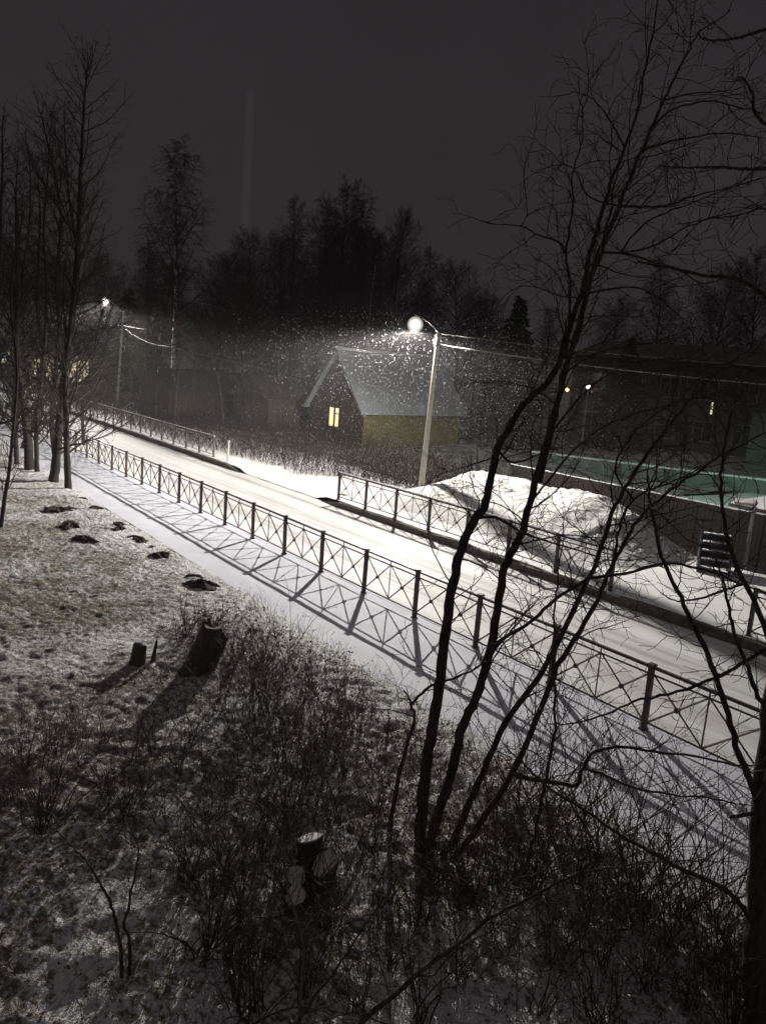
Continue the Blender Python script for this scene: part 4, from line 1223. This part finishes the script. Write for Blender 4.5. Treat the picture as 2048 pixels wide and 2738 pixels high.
# young two-stemmed sapling lower left, pale thin sapling by the logs, diagonal bough at the bottom
rng = np.random.RandomState(31)
s1 = [traced([(326, 2625), (325, 2560), (318, 2500), (306, 2450), (290, 2400), (262, 2350), (230, 2300), (195, 2265), (160, 2230), (125, 2205)], [5.38, 5.4, 5.6], 0.017, 0.005),
      traced([(347, 2610), (349, 2540), (344, 2500), (331, 2468), (345, 2430), (352, 2380), (365, 2330), (372, 2270), (360, 2240), (345, 2200)], [5.42, 5.5, 5.7], 0.016, 0.004)]
o2 = [[], []]
for P, R in s1: sprout(rng, P, R, 0, [dict(SPEC_N[1], n=5, L=0.34, u0=0.35), SPEC_N[2]], o2)
build_tree('sapling', 'two stemmed dark sapling on the snow at the lower left', 'sapling', None, s1, o2[0], o2[1], M['bark'], M['twig'], 6)
s1 = [traced([(800, 2740), (806, 2640), (812, 2560), (806, 2500), (790, 2440), (772, 2390), (764, 2330), (758, 2250), (750, 2180)], [4.9, 5.0, 5.1], 0.013, 0.004),
      traced([(806, 2500), (826, 2470), (850, 2440), (880, 2400)], [5.0, 5.0], 0.006, 0.003)]
o2 = [[], []]
for P, R in s1: sprout(rng, P, R, 0, [dict(SPEC_N[1], n=5, L=0.3, u0=0.3), SPEC_N[2]], o2)
build_tree('sapling', 'thin pale barked sapling in front of the cut logs', 'sapling', None, s1, o2[0], o2[1], noisy('pale_bark', (0.16, 0.14, 0.12), (0.24, 0.21, 0.18), 25, 0.9), M['twig'], 6)
s1 = [traced([(930, 2800), (971, 2728), (1073, 2644), (1158, 2572), (1242, 2513), (1300, 2461), (1390, 2411), (1481, 2366), (1553, 2334), (1639, 2321), (1752, 2303), (1850, 2300)], [4.75, 4.9, 5.2, 5.6], 0.022, 0.004)]
o2 = [[], [], []]
for P, R in s1: sprout(rng, P, R, 0, [dict(SPEC_N[0], n=3.5, u0=0.2, L=0.9, ang=38), SPEC_N[1], SPEC_N[2]], o2)
build_tree('leaning_bough', 'dark bough leaning up to the right across the bottom of the photo', 'bough', None, s1, o2[0], o2[1] + o2[2], M['bark'], M['twig'], 7)
s1 = [traced([(760, 2800), (820, 2700), (900, 2590), (1000, 2440), (1080, 2330)], [4.7, 5.0, 5.3], 0.014, 0.004)]
o2 = [[], [], []]
for P, R in s1: sprout(rng, P, R, 0, [dict(SPEC_N[0], n=3.0, u0=0.2, L=0.6, ang=38), SPEC_N[1], SPEC_N[2]], o2)
build_tree('sapling', 'slim stem leaning right at the bottom middle of the photo', 'sapling', None, s1, o2[0], o2[1] + o2[2], M['bark'], M['twig'], 6)


# ---- brown undergrowth: a strip of dry stems and leaves nobody could count
def strip(name, label, n_stems, tr, nr, hr, leaf_p, seed, rr0=0.003, lsize=(0.018, 0.045), tn_fn=None, mt='twig', kind='stuff', z0=0.0, wander=0.12, lm='leaf'):
    rng = np.random.RandomState(seed)
    paths, LV = [], []
    for i in range(n_stems):
        t = rng.uniform(*tr); n_ = rng.uniform(*nr)
        if tn_fn is not None:
            t, n_ = tn_fn(t, n_, rng)
            if t is None: continue
        p = tn(t, n_, z0 - 0.05)
        an = abs(rng.normal(0, 0.32)); a = rng.uniform(0, 6.28)
        d = np.array([math.cos(a) * math.sin(an), math.sin(a) * math.sin(an), math.cos(an)])
        L = rng.uniform(*hr)
        P, R = walk(rng, p, d, L, rr0 * rng.uniform(0.7, 1.3), 4, wander, 0.0, 0.4)
        paths.append((P, R))
        k_ = rng.poisson(leaf_p)
        for _ in range(k_):
            u = rng.uniform(0.2, 1.0); x = u * (len(P) - 1); j = min(int(x), len(P) - 2)
            c = P[j] + (P[j + 1] - P[j]) * (x - j) + rng.normal(0, 0.02, 3)
            e1 = rng.normal(0, 1, 3); e1 /= np.linalg.norm(e1); e2 = np.cross(e1, rng.normal(0, 1, 3)); e2 /= np.linalg.norm(e2) + 1e-6
            s_ = rng.uniform(*lsize)
            LV.append([c - e1 * s_, c - e2 * s_ * 0.55 + e1 * s_ * 0.1, c + e1 * s_, c + e2 * s_ * 0.55])
    root = empty(name)
    tubes_obj('stems', paths, 3, M[mt], root)
    if LV:
        V = np.array(LV).reshape(-1, 3)
        link('leaves', quads_mesh('leaves', V, np.arange(len(V)).reshape(-1, 4)), M[lm], root)
    if kind == 'stuff': tag(root, kind='stuff')
    tag(root, label, 'undergrowth')
    return root


def hedge_fn(t, n_, rng):
    n_ = n_ + 0.25 * math.sin(t * 1.7) + rng.normal(0, 0.12)
    if t < -11.2 and n_ < 5.6 + 0.3 * (t + 13): pass
    return t, n_


strip('dry_undergrowth', 'strip of dry brown stems and leaves along the pavement edge', 3500, (-13.2, -1.0), (5.0, 6.8), (0.15, 0.55), 2.6, 501, lsize=(0.012, 0.030), tn_fn=hedge_fn, wander=0.26)
strip('dry_weeds', 'scattered thin dry weeds poking through the snow beside the pavement', 900, (-14.5, -1.5), (6.6, 7.35), (0.12, 0.40), 1.2, 502, 0.0022, (0.008, 0.02))
strip('forest_scrub', 'tangled dry scrub on the dark snow in the foreground', 3600, (-11.5, -1.0), (0.6, 5.6), (0.12, 0.5), 0.8, 503, 0.0024, (0.010, 0.028), wander=0.4)
strip('lawn_tufts', 'short dead grass tufts showing through the snow on the left lawn', 9000, (-34, -9), (-0.5, 6.8), (0.04, 0.11), 0.0, 504, 0.0032, mt='leaf')


def thicket_fn(t, n_, rng):
    edge = np.interp(t, [-80, -40, -33, -30, -28.5, -26, -23, -20], [16.9, 16.4, 17.0, 17.4, 19.6, 19.8, 20.6, 22.0])
    if n_ < edge: n_ = edge + abs(rng.normal(0, 0.7))
    return t, n_ + rng.normal(0, 0.2)


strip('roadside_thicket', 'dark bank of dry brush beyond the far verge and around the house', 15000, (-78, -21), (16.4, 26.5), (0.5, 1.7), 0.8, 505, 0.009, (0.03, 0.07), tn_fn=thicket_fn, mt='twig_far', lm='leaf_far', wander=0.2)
strip('verge_weeds', 'sparse dead weeds on the far verge by the lamp pole', 500, (-24, -8), (15.6, 19.2), (0.06, 0.22), 1.2, 506, 0.004, (0.01, 0.025))

# bare spindly trees inside the thicket
rng = np.random.RandomState(77)
for i, (x, yb, yt, Y, lab) in enumerate([(415, 1135, 870, 48, 'thin pale sapling right of the distant lamp pole'), (512, 1110, 930, 52, 'thin sapling right of the birch trunk'), (470, 1130, 960, 44, 'crooked sapling in front of the birch trunk'), (600, 1150, 985, 44, 'small sapling in the dark brush left of the house'), (1280, 1235, 1050, 40, 'small sapling behind the snow heap')]):
    b0 = at(x, yb, Y); t1 = at(x + 6, yt, Y); b0[2] = 0
    P, R = walk(rng, b0, (t1 - b0) / np.linalg.norm(t1 - b0), np.linalg.norm(t1 - b0), 0.045, 8, 0.03, 0.01, 0.3)
    o2 = [[], []]
    sprout(rng, P, R, 0, [dict(SPEC_L[0], n=12, per_m=False, L=0.22), dict(SPEC_L[1], n=5, per_m=False)], o2)
    build_tree('bare_sapling', lab, 'sapling', 'saplings in the roadside brush', [(P, R)], o2[0], o2[1], M['bark_far'], M['twig_far'], 5)


# ================================================================== STUMPS, LOGS, CLODS
def log_mesh(p0, p1, ra, rb, seed, k=18, m_=8, flare=0.25):
    """rough round log from p0 to p1, ends left to the cut faces"""
    rng = np.random.RandomState(seed)
    p0, p1 = np.array(p0, float), np.array(p1, float)
    d = (p1 - p0) / np.linalg.norm(p1 - p0); a, b_ = frame(d)
    ang = np.arange(k) * 2 * PI / k
    lob = 1 + 0.06 * np.sin(3 * ang + rng.uniform(0, 6)) + 0.04 * np.sin(5 * ang + rng.uniform(0, 6)) + rng.normal(0, 0.012, k)
    V = []
    for i in range(m_ + 1):
        u = i / m_
        rad = (ra * (1 - u) + rb * u) * (1 + flare * max(0, 1 - u * 4) ** 2) * lob * (1 + rng.normal(0, 0.01, k))
        V.append((p0 + (p1 - p0) * u)[None] + rad[:, None] * (np.cos(ang)[:, None] * a + np.sin(ang)[:, None] * b_))
    V = np.concatenate(V)
    F = [(i * k + j, i * k + (j + 1) % k, (i + 1) * k + (j + 1) % k, (i + 1) * k + j) for i in range(m_) for j in range(k)]
    return V, F, V[-k:], d


def stump(name, label, p0, p1, ra, rb, seed, cut=True, broken=False, tilt=None, jag=0.03):
    V, F, top, d = log_mesh((0, 0, -0.15), np.array(p1) - np.array([p0[0], p0[1], 0]), ra, rb, seed)
    r = empty(name, (p0[0], p0[1], 0)); tag(r, label, 'tree stump')
    if tilt is not None:
        c = V[-18:].mean(0); q = V[-18:] - c
        V[-18:, 2] += q[:, 0] * tilt[0] + q[:, 1] * tilt[1]; top = V[-18:].copy()
        d = np.array([-tilt[0], -tilt[1], 1.0]); d /= np.linalg.norm(d)
    if broken:
        rng = np.random.RandomState(seed); k = 18
        V[-k:] += d[None] * (rng.uniform(-0.02, 0.015, k) + jag * np.sin(np.arange(k) * 0.7))[:, None]
        c = V[-k:].mean(0) - d * 0.05
        V = np.vstack([V, c]); F += [(len(V) - 1 - k + j, len(V) - 1 - k + (j + 1) % k, len(V) - 1) for j in range(k)]
    else:
        F.append([len(V) - 18 + j for j in range(18)])
    mb = MB(); mb.add(V, F); mb.build('bark', M['stump'], r, False)
    if cut:
        k = 18; c = top.mean(0)
        ring = c + (top - c) * 0.95 + d * 0.004
        mb = MB(); mb.add(np.vstack([ring, ring + d * 0.012]), [tuple(range(k))[::-1], tuple(range(k, 2 * k))] + [(j, (j + 1) % k, k + (j + 1) % k, k + j) for j in range(k)]); mb.build('cut_face', M['cutwood'], r)
    return r


b0 = gnd(508, 1790); t0 = at(572, 1672, b0[1] + 0.05)
stump('tree_stump', 'tall dark leaning stump broken at the top on the left snow', b0, t0, 0.19, 0.165, 61, cut=False, broken=True)
b1 = gnd(548, 1785); t1 = at(600, 1702, b1[1])
stump('tree_stump', 'splintered shorter stump leaning against the tall leaning stump', b1, t1, 0.11, 0.07, 62, cut=False, broken=True)
b1 = gnd(365, 1770); t1 = at(375, 1725, b1[1] + .05)
stump('tree_stump', 'low dark stump left of the tall leaning stump', b1, t1, 0.14, 0.11, 63, cut=False, broken=True)
b1 = gnd(405, 1762); t1 = at(420, 1715, b1[1])
stump('tree_stump', 'thin upright snag beside the low dark stump', b1, t1, 0.045, 0.02, 64, cut=False, broken=True)
cz = [((845, 2440), (829, 2243), 6.75, 0.112, 'tallest cut stump with a pale tilted top in the middle foreground', 71),
      ((880, 2420), (868, 2310), 6.6, 0.11, 'cut stump with a pale slanted face right of the tallest cut stump', 72),
      ((800, 2440), (792, 2345), 6.45, 0.085, 'cut stump left of the tallest cut stump with a dim face', 73),
      ((795, 2500), (791, 2396), 6.2, 0.085, 'lowest cut stump in front of the other cut stumps', 74)]
tilts = {71: (0.35, -0.45), 72: (0.55, 0.25), 73: (-0.2, 0.3), 74: (0.1, 0.2)}
for (bx, tx, Y, rad, lab, sd) in cz:
    t1 = at(tx[0], tx[1], Y); b1 = t1.copy(); b1[0] += -0.02; b1[1] += 0.12; b1[2] = 0
    t1[0] += 0.0
    stump('cut_stump', lab, b1, t1, rad * 1.1, rad * 1.08, sd, tilt=tilts[sd])


def clod(seed, s):
    rng = np.random.RandomState(seed)
    b_ = MB(); k, m_ = 22, 6
    V = []
    for i in range(m_ + 1):
        ph = i / m_ * PI / 2
        for j in range(k):
            a = j * 2 * PI / k
            rr = (1 + 0.30 * math.sin(2 * a + seed) + 0.25 * math.sin(5 * a + seed * 2) + rng.normal(0, 0.20))
            V.append((s * rr * math.cos(ph) * math.cos(a) * 1.3, s * rr * math.cos(ph) * math.sin(a), s * 0.65 * math.sin(ph) * (1 + rng.normal(0, 0.12)) - 0.05))
    F = [(i * k + j, i * k + (j + 1) % k, (i + 1) * k + (j + 1) % k, (i + 1) * k + j) for i in range(m_) for j in range(k)] + [tuple(m_ * k + j for j in range(k))]
    b_.add(V, F)
    return b_.build('earth_clod', M['earth'])


cl = [(540, 1570, .26, 'largest dark clod of earth at the near end of the row beside the pavement'), (518, 1545, .16, 'clod of earth just beyond the largest one'), (430, 1484, .17, 'ragged earth clod in the middle of the row beside the pavement'),
      (405, 1462, .10, 'small earth clod touching the middle of the row'), (376, 1447, .17, 'flat dark earth clod halfway along the pavement edge'), (362, 1437, .13, 'earth clod left of the halfway clod'), (320, 1414, .14, 'pointed earth clod near the far end of the row'), (318, 1402, .16, 'earth clod with a snowy back near the far end of the row'),
      (255, 1358, .15, 'small earth clod nearest the left tree trunks'), (222, 1335, .14, 'far earth clod at the foot of the slim trunk'), (150, 1368, .26, 'broad bare earth patch on the lawn below the trunks'), (185, 1407, .24, 'bare earth lump on the lawn right of the broad patch'), (225, 1445, .22, 'rounded earth lump on the open lawn'), (185, 1360, .14, 'small earth lump just below the tree trunks')]
for i, (x, y, s_, lab) in enumerate(cl):
    o = clod(600 + i, s_ * 1.15); q = gnd(x, y, 0.0); o.location = (q[0], q[1], 0.0); o.rotation_euler = (0, 0, i * 1.3)
    tag(o, lab, 'earth clod', 'earth clods beside the pavement')

# dark twig bundle lying on the verge by the lamp pole
q = tn(-20.9, 17.6, 0.1)
rng = np.random.RandomState(91); pp = []
for i in range(40):
    p = q + rng.normal(0, 1, 3) * np.array([.3, .3, .03]); d = np.array([1, -0.6, 0.1]) + rng.normal(0, .5, 3) * np.array([1, 1, .3]); d /= np.linalg.norm(d)
    pp.append(walk(rng, p, d, rng.uniform(.2, .7), .012, 3, .2, 0, .4))
o = tubes_obj('dead_branch', pp, 4, M['twig_far']); tag(o, 'dark dead branch lying on the snow beside the lamp pole', 'branch')

# a cut brush pile at the foot of the board fence
q = tn(-12.8, 20.3, 0.15); pp = []
for i in range(90):
    p = q + rng.normal(0, 1, 3) * np.array([.35, .35, .12]); d = rng.normal(0, 1, 3) * np.array([1, 1, .5]); d /= np.linalg.norm(d)
    pp.append(walk(rng, p, d, rng.uniform(.3, .9), .013, 4, .2, 0, .4))
o = tubes_obj('brush_pile', pp, 4, M['bark']); tag(o, 'snow dusted pile of cut brush left of the metal steps', 'brush pile')

# ================================================================== FALLING SNOW
def flakes(name, label, count, seed, centre, spread, tr, nr, zr, size):
    rng = np.random.RandomState(seed)
    tt = np.concatenate([rng.normal(centre[0], spread[0], count), rng.uniform(*tr, count // 5)])
    nn = np.concatenate([rng.normal(centre[1], spread[1], count), rng.uniform(*nr, count // 5)])
    zz = rng.uniform(*zr, count + count // 5)
    ok = (nn > 9.0) & (tt < -10)
    tt, nn, zz = tt[ok], nn[ok], zz[ok]
    count = len(tt)
    c = DV[None] * tt[:, None] + NV[None] * nn[:, None]
    c[:, 2] = zz
    d = rng.normal(0, 0.55, (count, 3)) + np.array([0.45, 0, -1.0]); d /= np.linalg.norm(d, axis=1)[:, None]
    a = np.cross(d, rng.normal(0, 1, (count, 3))); a /= np.linalg.norm(a, axis=1)[:, None]
    b_ = np.cross(d, a)
    s = (size[0] + (size[1] - size[0]) * rng.uniform(0, 1, count) ** 2.2)[:, None]
    L = d * s * rng.uniform(1.6, 4.2, count)[:, None]
    V = np.stack([c - L, c + a * s, c + b_ * s, c - a * s, c - b_ * s, c + L + a * s * 1.2], 1)
    F = np.array([(0, 2, 1), (0, 3, 2), (0, 4, 3), (0, 1, 4), (5, 1, 2), (5, 2, 3), (5, 3, 4), (5, 4, 1)])
    Q = (np.arange(count)[:, None, None] * 6 + F[None]).reshape(-1, 3)
    o = link(name, quads_mesh(name, V.reshape(-1, 3), Q), M['flake'])
    return tag(o, label, 'falling snow', kind='stuff')


flakes('falling_snow', 'snowflakes falling through the light of the near street lamp', 12000, 701, (-23.8, 19.3), (3.9, 3.4), (-38, -12), (10, 27), (0.3, 7.1), (0.0030, 0.0082))
flakes('falling_snow', 'snowflakes falling around the distant street lamp and the road before it', 2500, 702, (-66, 19.5), (4, 3), (-76, -50), (12, 26), (0.3, 7.4), (0.005, 0.011))

# ================================================================== SNOWY AIR
hz = MB(); hz.box((0, 60, 12.8), (640, 640, 28.4))
m = bpy.data.materials.new('haze'); m.use_nodes = True
nt = m.node_tree; nt.nodes.clear()
vo = nt.nodes.new('ShaderNodeVolumePrincipled'); ou = nt.nodes.new('ShaderNodeOutputMaterial')
vo.inputs['Color'].default_value = (0.62, 0.59, 0.60, 1)
vo.inputs['Density'].default_value = 0.0013
nt.links.new(vo.outputs[0], ou.inputs['Volume'])
tag(hz.build('haze', m), 'thin snowy night air', 'haze', kind='stuff')

q = at(652, 700, 120)
mb = MB(); hh = at(652, 232, 120)[2]
mb.lathe([(0.72, 0.0), (0.72, hh * 0.9), (0.62, hh * 0.98), (0.3, hh)], (0, 0, 0), 20)
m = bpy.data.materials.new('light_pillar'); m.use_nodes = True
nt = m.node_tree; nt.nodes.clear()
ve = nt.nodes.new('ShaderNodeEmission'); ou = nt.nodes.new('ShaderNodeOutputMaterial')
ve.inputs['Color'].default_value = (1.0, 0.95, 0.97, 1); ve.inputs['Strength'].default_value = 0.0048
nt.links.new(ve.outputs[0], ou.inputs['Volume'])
o = mb.build('light_pillar', m); o.location = (q[0], q[1], 0)
tag(o, 'faint pale light pillar standing in the snowy sky', 'light pillar', kind='stuff')
